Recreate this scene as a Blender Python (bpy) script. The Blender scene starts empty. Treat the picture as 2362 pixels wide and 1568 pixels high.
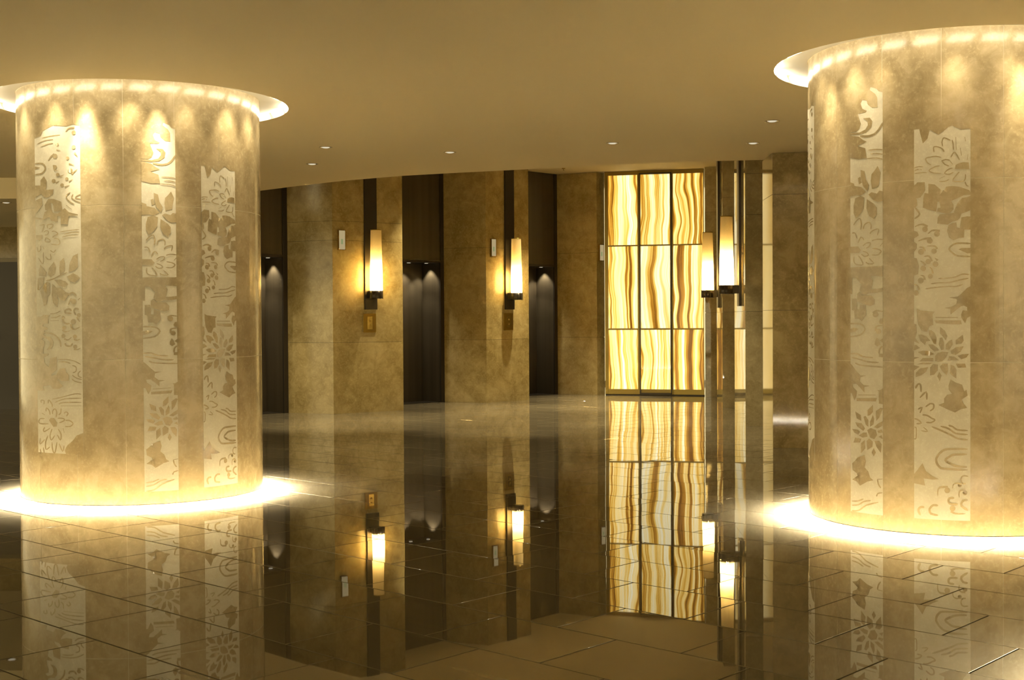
import bpy, bmesh, math, random
from mathutils import Vector, Matrix, noise
S = bpy.context.scene
COL = S.collection
PI = math.pi

# ------------------------------------------------------------------ camera
cam_d = bpy.data.cameras.new('camera')
cam_d.sensor_width = 36.0
cam_d.lens = 36.0 * 2969.6 / 2362.0
cam_d.clip_end = 200
cam = bpy.data.objects.new('camera', cam_d); COL.objects.link(cam)
_p, _r = -0.0178, -0.0059            # the photographer tilts slightly down and rolls a third of a degree
_up = Vector((0, -math.sin(_p), math.cos(_p))); _ex = Vector((1, 0, 0)); _fw = Vector((0, math.cos(_p), math.sin(_p)))
_X = _ex*math.cos(_r) + _up*math.sin(_r); _Y = -_ex*math.sin(_r) + _up*math.cos(_r); _Z = -_fw
cam.matrix_world = Matrix(((_X.x, _Y.x, _Z.x, 0), (_X.y, _Y.y, _Z.y, 0), (_X.z, _Y.z, _Z.z, 1.491), (0, 0, 0, 1)))
S.camera = cam

# ------------------------------------------------------------------ world, exposure
W = bpy.data.worlds.new('world'); S.world = W; W.use_nodes = True
W.node_tree.nodes['Background'].inputs[0].default_value = (1.0, 0.82, 0.43, 1)
W.node_tree.nodes['Background'].inputs[1].default_value = 0.8
S.cycles.max_bounces = 4; S.cycles.diffuse_bounces = 3; S.cycles.glossy_bounces = 3; S.cycles.transmission_bounces = 3; S.cycles.transparent_max_bounces = 4
S.cycles.caustics_reflective = False; S.cycles.caustics_refractive = False
S.cycles.use_adaptive_sampling = True; S.cycles.adaptive_threshold = 0.05; S.cycles.adaptive_min_samples = 24
S.view_settings.view_transform = 'Standard'; S.view_settings.look = 'None'
S.view_settings.exposure = 1.6; S.view_settings.gamma = 1.0; S.view_settings.use_curve_mapping = False
WARM = (1.0, 0.84, 0.53)
LED_W, LAMP_W, BEAM_W = 12500.0, 5.5, 11.0       # base ring, cove lamps, cove beams
ONYX_E, BULB_E = 0.50, 115.0

# ------------------------------------------------------------------ helpers
def tag(o, label=None, cat=None, group=None, kind=None):
    if label: o['label'] = label
    if cat: o['category'] = cat
    if group: o['group'] = group
    if kind: o['kind'] = kind
    return o
def link(o, parent=None):
    COL.objects.link(o)
    if parent is not None: o.parent = parent
    return o
def empty(name, loc=(0, 0, 0), rz=0.0, parent=None):
    o = bpy.data.objects.new(name, None); o.location = loc; o.rotation_euler = (0, 0, rz); o.empty_display_size = 0.1
    return link(o, parent)
def mesh(name, v, f, mat=None, smooth=False):
    me = bpy.data.meshes.new(name); me.from_pydata(v, [], f)
    if mat: me.materials.append(mat)
    if smooth:
        for p in me.polygons: p.use_smooth = True
    me.update(); return me
def obj(name, v, f, mat, parent=None, smooth=False):
    """one mesh object; vertices are given in the parent's frame"""
    return link(bpy.data.objects.new(name, mesh(name, v, f, mat, smooth)), parent)
def clean(me):
    bm = bmesh.new(); bm.from_mesh(me); bmesh.ops.remove_doubles(bm, verts=bm.verts, dist=1e-5)
    bmesh.ops.recalc_face_normals(bm, faces=bm.faces); bm.to_mesh(me); bm.free()
def prism_vf(poly, z0, z1):
    n = len(poly)
    a = sum(poly[i][0]*poly[(i+1) % n][1] - poly[(i+1) % n][0]*poly[i][1] for i in range(n))
    if a < 0: poly = poly[::-1]
    v = [(x, y, z0) for x, y in poly] + [(x, y, z1) for x, y in poly]
    f = [tuple(range(n))[::-1], tuple(range(n, 2*n))] + [(i, (i+1) % n, n+(i+1) % n, n+i) for i in range(n)]
    return v, f
def prism(name, poly, z0, z1, mat, parent=None):
    v, f = prism_vf(poly, z0, z1); return obj(name, v, f, mat, parent)
def box_vf(x0, x1, y0, y1, z0, z1, b=0.0):
    if b <= 0: return prism_vf([(x0, y0), (x1, y0), (x1, y1), (x0, y1)], z0, z1)
    bm = bmesh.new(); v, f = prism_vf([(x0, y0), (x1, y0), (x1, y1), (x0, y1)], z0, z1)
    vs = [bm.verts.new(p) for p in v]
    for q in f: bm.faces.new([vs[i] for i in q])
    bmesh.ops.bevel(bm, geom=list(bm.edges), offset=b, segments=2, affect='EDGES', profile=0.6)
    bm.verts.index_update(); V = [tuple(w.co) for w in bm.verts]; F = [tuple(w.index for w in q.verts) for q in bm.faces]
    bm.free(); return V, F
def box(name, x0, x1, y0, y1, z0, z1, mat, parent=None, b=0.0):
    v, f = box_vf(x0, x1, y0, y1, z0, z1, b); return obj(name, v, f, mat, parent)
def lathe_vf(prof, n=32, a0=0.0, a1=2*PI):
    full = abs(a1-a0-2*PI) < 1e-6; m = n if full else n+1
    v = []; f = []
    for i in range(m):
        a = a0+(a1-a0)*i/n
        for r, z in prof: v.append((r*math.sin(a), -r*math.cos(a), z))
    k = len(prof)
    for i in range(n):
        j = (i+1) % m
        for q in range(k-1): f.append((i*k+q, j*k+q, j*k+q+1, i*k+q+1))
    return v, f
def lathe(name, prof, mat, parent=None, n=32, a0=0.0, a1=2*PI, smooth=True):
    v, f = lathe_vf(prof, n, a0, a1); return obj(name, v, f, mat, parent, smooth)

# ------------------------------------------------------------------ materials
class N:
    def __init__(s, name):
        s.m = bpy.data.materials.new(name); s.m.use_nodes = True; s.t = s.m.node_tree; s.t.nodes.clear()
        s.out = s.t.nodes.new('ShaderNodeOutputMaterial')
    def n(s, kind, **kw):
        nd = s.t.nodes.new(kind)
        for k, v in kw.items():
            if k.startswith('i_'):
                key = k[2:].replace('_', ' ')
                nd.inputs[int(key) if key.isdigit() else key].default_value = v
            else: setattr(nd, k, v)
        return nd
    def l(s, a, b): s.t.links.new(a, b)
    def ramp(s, fac, stops, interp='LINEAR'):
        r = s.t.nodes.new('ShaderNodeValToRGB'); r.color_ramp.interpolation = interp
        e = r.color_ramp.elements
        while len(e) < len(stops): e.new(0.5)
        for i, (p, c) in enumerate(stops): e[i].position = p; e[i].color = (*c, 1)
        s.l(fac, r.inputs[0]); return r.outputs[0]
    def math(s, op, a, b=None):
        m = s.t.nodes.new('ShaderNodeMath'); m.operation = op
        for i, x in enumerate((a, b)):
            if x is None: continue
            if isinstance(x, (int, float)): m.inputs[i].default_value = x
            else: s.l(x, m.inputs[i])
        return m.outputs[0]
    def mix(s, fac, a, b, mode='MIX'):
        m = s.t.nodes.new('ShaderNodeMix'); m.data_type = 'RGBA'; m.blend_type = mode
        for i, x in ((0, fac), (6, a), (7, b)):
            if isinstance(x, (int, float)): m.inputs[i].default_value = x
            elif isinstance(x, tuple): m.inputs[i].default_value = (*x, 1)
            else: s.l(x, m.inputs[i])
        return m.outputs[2]
    def principled(s, color=None, rough=0.5, metal=0.0, ior=1.5, spec=0.5, **kw):
        b = s.t.nodes.new('ShaderNodeBsdfPrincipled')
        if isinstance(color, tuple): b.inputs['Base Color'].default_value = (*color, 1)
        elif color is not None: s.l(color, b.inputs['Base Color'])
        if isinstance(rough, (int, float)): b.inputs['Roughness'].default_value = rough
        else: s.l(rough, b.inputs['Roughness'])
        b.inputs['Metallic'].default_value = metal; b.inputs['IOR'].default_value = ior
        b.inputs['Specular IOR Level'].default_value = spec
        for k, v in kw.items(): b.inputs[k.replace('_', ' ')].default_value = v
        s.l(b.outputs[0], s.out.inputs[0]); return b
def pos(m, scale=(1, 1, 1), rot=(0, 0, 0)):
    g = m.n('ShaderNodeNewGeometry'); mp = m.n('ShaderNodeMapping'); mp.inputs['Scale'].default_value = scale; mp.inputs['Rotation'].default_value = rot
    m.l(g.outputs['Position'], mp.inputs[0]); return mp.outputs[0]
def noise_f(m, vec, scale, detail=5, rough=0.55, dist=0.0):
    t = m.n('ShaderNodeTexNoise'); t.inputs['Scale'].default_value = scale; t.inputs['Detail'].default_value = detail
    t.inputs['Roughness'].default_value = rough; t.inputs['Distortion'].default_value = dist
    m.l(vec, t.inputs['Vector']); return t.outputs['Fac']
def plain(name, color, rough=0.5, metal=0.0, ior=1.5, **kw):
    m = N(name); m.principled(color, rough, metal, ior, **kw); return m.m
def emit(name, color, strength):
    m = N(name); e = m.n('ShaderNodeEmission'); e.inputs[0].default_value = (*color, 1); e.inputs[1].default_value = strength
    m.l(e.outputs[0], m.out.inputs[0]); return m.m
def stone(name, dark, mid, light, rough=0.16, ior=1.5, s=1.0, tone=0.16):
    """polished mottled limestone: clouded ground, pale fossil flecks, a tone of its own for each panel"""
    m = N(name); v = pos(m)
    big = noise_f(m, v, 1.6*s, 6, 0.62, 0.4); mid_n = noise_f(m, v, 7*s, 6, 0.65, 0.8); fleck = noise_f(m, v, 38*s, 4, 0.7)
    f = m.math('ADD', m.math('MULTIPLY', big, 0.55), m.math('MULTIPLY', mid_n, 0.45))
    c = m.ramp(f, [(0.40, dark), (0.5, mid), (0.61, light)])
    fl = m.ramp(fleck, [(0.52, (0, 0, 0)), (0.72, (1, 1, 1))])
    c = m.mix(m.math('MULTIPLY', fl, 0.5), c, tuple(min(1, x*1.25) for x in light))
    oi = m.n('ShaderNodeObjectInfo')
    t = m.math('ADD', m.math('MULTIPLY', oi.outputs['Random'], tone), 1-tone/2)
    hs = m.n('ShaderNodeHueSaturation'); m.l(c, hs.inputs['Color']); m.l(t, hs.inputs['Value'])
    b = m.principled(hs.outputs[0], rough, 0, ior)
    return m.m
M = {}
M['column'] = stone('column_limestone', (0.355, 0.28, 0.16), (0.455, 0.365, 0.22), (0.57, 0.475, 0.31), 0.17, 1.5, 1.0, 0.05)
M['band'] = stone('etched_limestone', (0.70, 0.655, 0.55), (0.77, 0.725, 0.62), (0.84, 0.80, 0.70), 0.5, 1.45, 1.4, 0.0)
M['pilaster'] = stone('pilaster_limestone', (0.30, 0.225, 0.085), (0.40, 0.31, 0.13), (0.50, 0.40, 0.19), 0.16, 1.5, 0.9, 0.12)
M['brown'] = stone('shaded_dark_limestone', (0.19, 0.14, 0.055), (0.25, 0.185, 0.08), (0.34, 0.26, 0.12), 0.07, 1.5, 0.9, 0.10)  # right-row stone darkened in colour for its unlit pilaster; also the dark walls
M['grey'] = stone('grey_polished_limestone', (0.30, 0.24, 0.12), (0.38, 0.31, 0.165), (0.47, 0.39, 0.22), 0.03, 1.6, 0.9, 0.14)  # the same right-row stone, lighter where lamps reach it
def floor_mat():
    m = N('polished_floor_stone'); v = pos(m, (1, 1, 1), (0, 0, math.radians(-47.1)))
    st = m.n('ShaderNodeMapping'); st.inputs['Scale'].default_value = (9, 0.9, 1); m.l(v, st.inputs[0])
    g = noise_f(m, st.outputs[0], 2.2, 6, 0.6, 0.6)
    c = m.ramp(g, [(0.3, (0.148, 0.122, 0.073)), (0.55, (0.162, 0.134, 0.082)), (0.72, (0.178, 0.148, 0.092))])
    oi = m.n('ShaderNodeObjectInfo'); hs = m.n('ShaderNodeHueSaturation')
    m.l(c, hs.inputs['Color']); m.l(m.math('ADD', m.math('MULTIPLY', oi.outputs['Random'], 0.14), 0.93), hs.inputs['Value'])
    m.principled(hs.outputs[0], 0.015, 0, 1.88); return m.m
M['tile'] = floor_mat()
M['grout'] = plain('dark_grout', (0.035, 0.025, 0.012), 0.8, spec=0.1)
M['pale_grout'] = plain('pale_grout', (0.88, 0.82, 0.66), 0.7)
M['ceiling'] = plain('cream_ceiling_paint', (0.78, 0.66, 0.42), 0.65, 0, 1.45, spec=0.25)
M['cap'] = plain('white_cove_paint', (0.93, 0.89, 0.78), 0.6)
M['bronze'] = plain('dark_bronze', (0.055, 0.045, 0.032), 0.33, 0.6)
def bronze_panel():
    m = N('ribbed_bronze_panel'); v = pos(m, (1, 1, 0.02)); g = noise_f(m, v, 9, 2, 0.5)
    c = m.ramp(g, [(0.3, (0.085, 0.068, 0.040)), (0.7, (0.115, 0.092, 0.055))]); m.principled(c, 0.36, 0.55); return m.m
M['bronze_panel'] = bronze_panel()
M['steel'] = plain('dark_steel_trim', (0.10, 0.085, 0.06), 0.3, 0.9)
M['brass'] = plain('aged_brass', (0.36, 0.235, 0.045), 0.34, 0.85)
M['brass_light'] = plain('polished_brass', (0.62, 0.46, 0.13), 0.25, 0.85)
M['frost'] = emit('frosted_indicator', (1.0, 0.78, 0.40), 0.14)
M['green'] = emit('green_indicator_glow', (0.62, 0.70, 0.30), 0.13)
M['led'] = emit('warm_base_light', (1.0, 0.93, 0.78), LED_W)
M['lamp'] = emit('warm_cove_lamp', (1.0, 0.88, 0.64), LAMP_W)
M['bulb'] = emit('warm_bulb', (1.0, 0.80, 0.42), BULB_E)
M['chrome'] = plain('chrome_reflector', (0.85, 0.8, 0.7), 0.18, 1.0)
M['lens'] = emit('dim_downlight_lens', (1.0, 0.88, 0.62), 0.24)
M['trim'] = plain('bronze_trim', (0.38, 0.30, 0.16), 0.4)
M['door'] = plain('dark_brown_door', (0.045, 0.037, 0.03), 0.38, 0.2)
M['frame'] = plain('brass_mullion', (0.30, 0.22, 0.06), 0.28, 0.85)
def shade_mat():
    m = N('parchment_shade'); t = m.n('ShaderNodeBsdfTranslucent'); d = m.n('ShaderNodeBsdfDiffuse')
    w = noise_f(m, pos(m, (30, 30, 120)), 3, 2)
    c = m.ramp(w, [(0.3, (0.80, 0.64, 0.32)), (0.7, (0.90, 0.74, 0.42))])
    m.l(c, t.inputs[0]); m.l(c, d.inputs[0])
    x = m.n('ShaderNodeMixShader'); x.inputs[0].default_value = 0.35; m.l(t.outputs[0], x.inputs[1]); m.l(d.outputs[0], x.inputs[2])
    m.l(x.outputs[0], m.out.inputs[0]); return m.m
M['shade'] = shade_mat()
def onyx_mat():
    """backlit onyx: wandering vertical bands, each panel cut from another place of the block"""
    m = N('backlit_onyx'); tc = m.n('ShaderNodeTexCoord'); oi = m.n('ShaderNodeObjectInfo')
    off = m.n('ShaderNodeCombineXYZ'); m.l(m.math('MULTIPLY', oi.outputs['Random'], 37.0), off.inputs[0]); m.l(m.math('MULTIPLY', oi.outputs['Random'], 91.0), off.inputs[2])
    ad = m.n('ShaderNodeVectorMath'); ad.operation = 'ADD'; m.l(tc.outputs['Object'], ad.inputs[0]); m.l(off.outputs[0], ad.inputs[1])
    sep = m.n('ShaderNodeSeparateXYZ'); m.l(ad.outputs[0], sep.inputs[0])
    mp = m.n('ShaderNodeMapping'); mp.inputs['Scale'].default_value = (1.0, 1, 0.85); m.l(ad.outputs[0], mp.inputs[0])
    warp = noise_f(m, mp.outputs[0], 1.1, 2, 0.45)
    x = m.math('ADD', sep.outputs[0], m.math('MULTIPLY', warp, 0.34))
    cv = m.n('ShaderNodeCombineXYZ'); m.l(m.math('MULTIPLY', x, 9.0), cv.inputs[0]); m.l(m.math('MULTIPLY', sep.outputs[2], 0.10), cv.inputs[2])
    b1 = noise_f(m, cv.outputs[0], 1.0, 3, 0.6)
    cv2 = m.n('ShaderNodeCombineXYZ'); m.l(m.math('MULTIPLY', x, 30.0), cv2.inputs[0]); m.l(m.math('MULTIPLY', sep.outputs[2], 0.25), cv2.inputs[2])
    b2 = noise_f(m, cv2.outputs[0], 1.0, 2, 0.5)
    tint = m.n('ShaderNodeSeparateColor'); m.l(oi.outputs['Color'], tint.inputs[0])
    f = m.math('ADD', m.math('MULTIPLY', b1, 0.72), m.math('MULTIPLY', b2, 0.28))
    f = m.math('SUBTRACT', f, m.math('ADD', tint.outputs[0], m.math('MULTIPLY', m.math('FRACT', m.math('MULTIPLY', oi.outputs['Random'], 7.0)), 0.03)))
    c = m.ramp(f, [(0.35, (0.11, 0.035, 0.002)), (0.405, (0.42, 0.18, 0.014)), (0.445, (0.80, 0.46, 0.065)), (0.50, (1.0, 0.74, 0.26)), (0.585, (1.0, 0.93, 0.62))])
    st = m.math('MULTIPLY', m.math('ADD', m.math('MULTIPLY', oi.outputs['Random'], 0.35), 0.85), ONYX_E)
    g = m.principled((0.25, 0.16, 0.05), 0.12, 0, 1.5)
    m.l(c, g.inputs['Emission Color']); m.l(st, g.inputs['Emission Strength']); return m.m
M['onyx'] = onyx_mat()
def glass_mat():
    m = N('clear_glass'); t = m.n('ShaderNodeBsdfTransparent'); g = m.n('ShaderNodeBsdfGlossy'); g.inputs['Roughness'].default_value = 0.04
    fr = m.n('ShaderNodeFresnel'); fr.inputs[0].default_value = 1.45; x = m.n('ShaderNodeMixShader')
    m.l(fr.outputs[0], x.inputs[0]); m.l(t.outputs[0], x.inputs[1]); m.l(g.outputs[0], x.inputs[2]); m.l(x.outputs[0], m.out.inputs[0]); return m.m
M['glass'] = glass_mat()
# ------------------------------------------------------------------ plan (metres)
CEIL, LOBBY = 3.318, 4.23
COLUMNS = [(-3.168, 11.053), (3.192, 9.410), (3.36, 4.62)]
HOLE = 1.2485
c1, r1, l1 = (-2.776, 19.98), (-1.755, 20.74), (-3.541, 20.316)
c2, r2, l2 = (-0.445, 22.41), (0.306, 23.164), (-1.20, 22.706)
l3, c3 = (0.872, 24.804), (1.618, 24.456)
U = Vector((0.691, 0.723)); NN = Vector((-0.723, 0.691))          # along the lift row, and into its wall

# ------------------------------------------------------------------ floor of staggered polished slabs
fl = obj('floor', *box_vf(-14, 12, -6, 30, -0.12, -0.004), M['grout']); tag(fl, 'polished beige stone slab floor of the lobby', 'floor', kind='structure')
tu = Vector((0.6807, 0.7325)); tv = Vector((0.7325, -0.6807)); TW, TL, GAP = 0.535, 0.72, 0.008
rng = random.Random(4)
hw, hl = (TW-GAP)/2, (TL-GAP)/2
tile_v = [(-hl, -hw, -0.02), (hl, -hw, -0.02), (hl, hw, -0.02), (-hl, hw, -0.02), (-hl, -hw, -0.0012), (hl, -hw, -0.0012), (hl, hw, -0.0012), (-hl, hw, -0.0012)] + \
         [(sx*(hl-0.0015), sy*(hw-0.0015), 0) for sx, sy in ((-1, -1), (1, -1), (1, 1), (-1, 1))]
tile_f = [(0, 1, 5, 4), (1, 2, 6, 5), (2, 3, 7, 6), (3, 0, 4, 7), (4, 5, 9, 8), (5, 6, 10, 9), (6, 7, 11, 10), (7, 4, 8, 11), (8, 9, 10, 11)]
tiles = []
for i in range(-14, 48):
    ucen = 3.05+TW*(i+0.5)
    for k in range(-45, 50):
        s = -5.12+TL*(k+0.5)+(TL/2 if i % 2 else 0)
        c = tu*ucen+tv*s
        if c.y < 2.4 or c.y > 27 or c.x < -0.42*c.y-2.2 or c.x > min(0.42*c.y+1.6, 5.2 if c.y > 13 else 99): continue
        inview = abs(c.x) < 0.41*c.y and c.y > 5.0
        tiles.append((0 if inview else 1, c.y, c, (rng.gauss(0, 0.0007), rng.gauss(0, 0.0007))))
tiles.sort(key=lambda t: (t[0], t[1]))
ang = math.atan2(tv.y, tv.x)
slab_me = mesh('floor_slab', tile_v, tile_f, M['tile'])
restv, restf = [], []
for n, (q, yy, c, (ax, ay)) in enumerate(tiles):
    mtx = Matrix.Translation((c.x, c.y, 0)) @ Matrix.Rotation(ang, 4, 'Z') @ Matrix.Rotation(ax, 4, 'X') @ Matrix.Rotation(ay, 4, 'Y')
    if n < 300:
        o = bpy.data.objects.new('floor_slab', slab_me); link(o, fl); o.matrix_world = mtx
    else:
        b0 = len(restv); restv += [tuple(mtx @ Vector(v)) for v in tile_v]; restf += [tuple(b0+j for j in f) for f in tile_f]
o = obj('distant_slabs', restv, restf, M['tile'], fl); tag(o, kind='stuff')

# ------------------------------------------------------------------ ceilings
edge = [(12, 14.7), (5.0, 14.95), (2.99, 15.16), (2.1, 15.28), (1.15, 15.55), (0.217, 15.97), (-0.6, 16.28), (-1.4, 16.62), (-2.2, 17.15), (-2.85, 17.72), (-3.59, 18.45), (-4.3, 19.15), (-5.0, 16.58), (-14, 16.58)]
outer = [(-14, -6), (12, -6)]+edge
def plate_with_holes(name, loop, holes, z0, z1, mat):
    bm = bmesh.new(); rings = []
    for pts in [loop]+holes:
        vs = [bm.verts.new((x, y, z0)) for x, y in pts]
        for i in range(len(vs)): bm.edges.new((vs[i], vs[(i+1) % len(vs)]))
        rings.append(vs)
    bmesh.ops.triangle_fill(bm, use_beauty=True, use_dissolve=False, edges=list(bm.edges))
    for f in list(bm.faces):
        c = f.calc_center_median()
        if any((c.x-h[0])**2+(c.y-h[1])**2 < (HOLE-0.03)**2 for h in COLUMNS): bm.faces.remove(f)
    for vs in rings:
        up = [bm.verts.new((v.co.x, v.co.y, z1)) for v in vs]
        for i in range(len(vs)): bm.faces.new((vs[i], vs[(i+1) % len(vs)], up[(i+1) % len(vs)], up[i]))
    bmesh.ops.recalc_face_normals(bm, faces=bm.faces)
    me = bpy.data.meshes.new(name); bm.to_mesh(me); bm.free(); me.materials.append(mat)
    return link(bpy.data.objects.new(name, me))
holes = [[(cx+HOLE*math.cos(2*PI*i/96), cy+HOLE*math.sin(2*PI*i/96)) for i in range(96)] for cx, cy in COLUMNS]
ce = plate_with_holes('ceiling', outer, holes, CEIL, CEIL+0.055, M['ceiling']); tag(ce, 'smooth cream ceiling with round openings around the columns', 'ceiling', kind='structure')
up = box('ceiling_over_lift_hall', -6.5, 6.5, 14.0, 27.5, LOBBY, LOBBY+0.1, M['ceiling']); tag(up, 'higher cream ceiling over the lift hall', 'ceiling', kind='structure')
fascia = [(x, y+0.02) for x, y in edge[1:12]]
fv, ff = [], []
for x, y in fascia: fv += [(x, y, CEIL+0.055), (x, y, LOBBY)]
for i in range(len(fascia)-1): ff.append((2*i, 2*i+2, 2*i+3, 2*i+1))
tr = obj('trim_1', fv, ff, M['ceiling']); tag(tr, 'curved drop edge of the main ceiling', 'trim', kind='structure')
lo = box('ceiling_over_side_corridor', -14, -5.0, 16.58, 21.6, 3.05, CEIL+0.05, M['ceiling']); tag(lo, 'lower cream ceiling of the side corridor', 'ceiling', kind='structure')

# ------------------------------------------------------------------ walls of the setting
def wall(name, poly, z1, mat, label): 
    o = prism(name, poly, 0, z1, mat); tag(o, label, 'wall', kind='structure'); return o
wall('wall_left', [(-14, 21.6), (-4.75, 21.6), (-4.75, 21.75), (-14, 21.75)], 3.4, M['brown'], 'dark wall at the end of the side corridor')
wall('wall_right', [(4.75, 13.3), (12, 12.6), (12, 12.75), (4.9, 13.45), (4.9, 25), (4.75, 25)], LOBBY, M['brown'], 'dark stone wall behind the right row of pilasters')
dn = box('door_1', -9.4, -7.55, 21.53, 21.6, 0, 2.46, M['door']); tag(dn, 'dark brown door at the end of the side corridor', 'door', kind='structure')
box('door_handle', -8.66, -8.58, 21.49, 21.53, 1.16, 1.29, M['steel'], dn, 0.006)
box('door_frame', -9.5, -7.45, 21.56, 21.598, 0, 2.53, M['steel'], dn)

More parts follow.
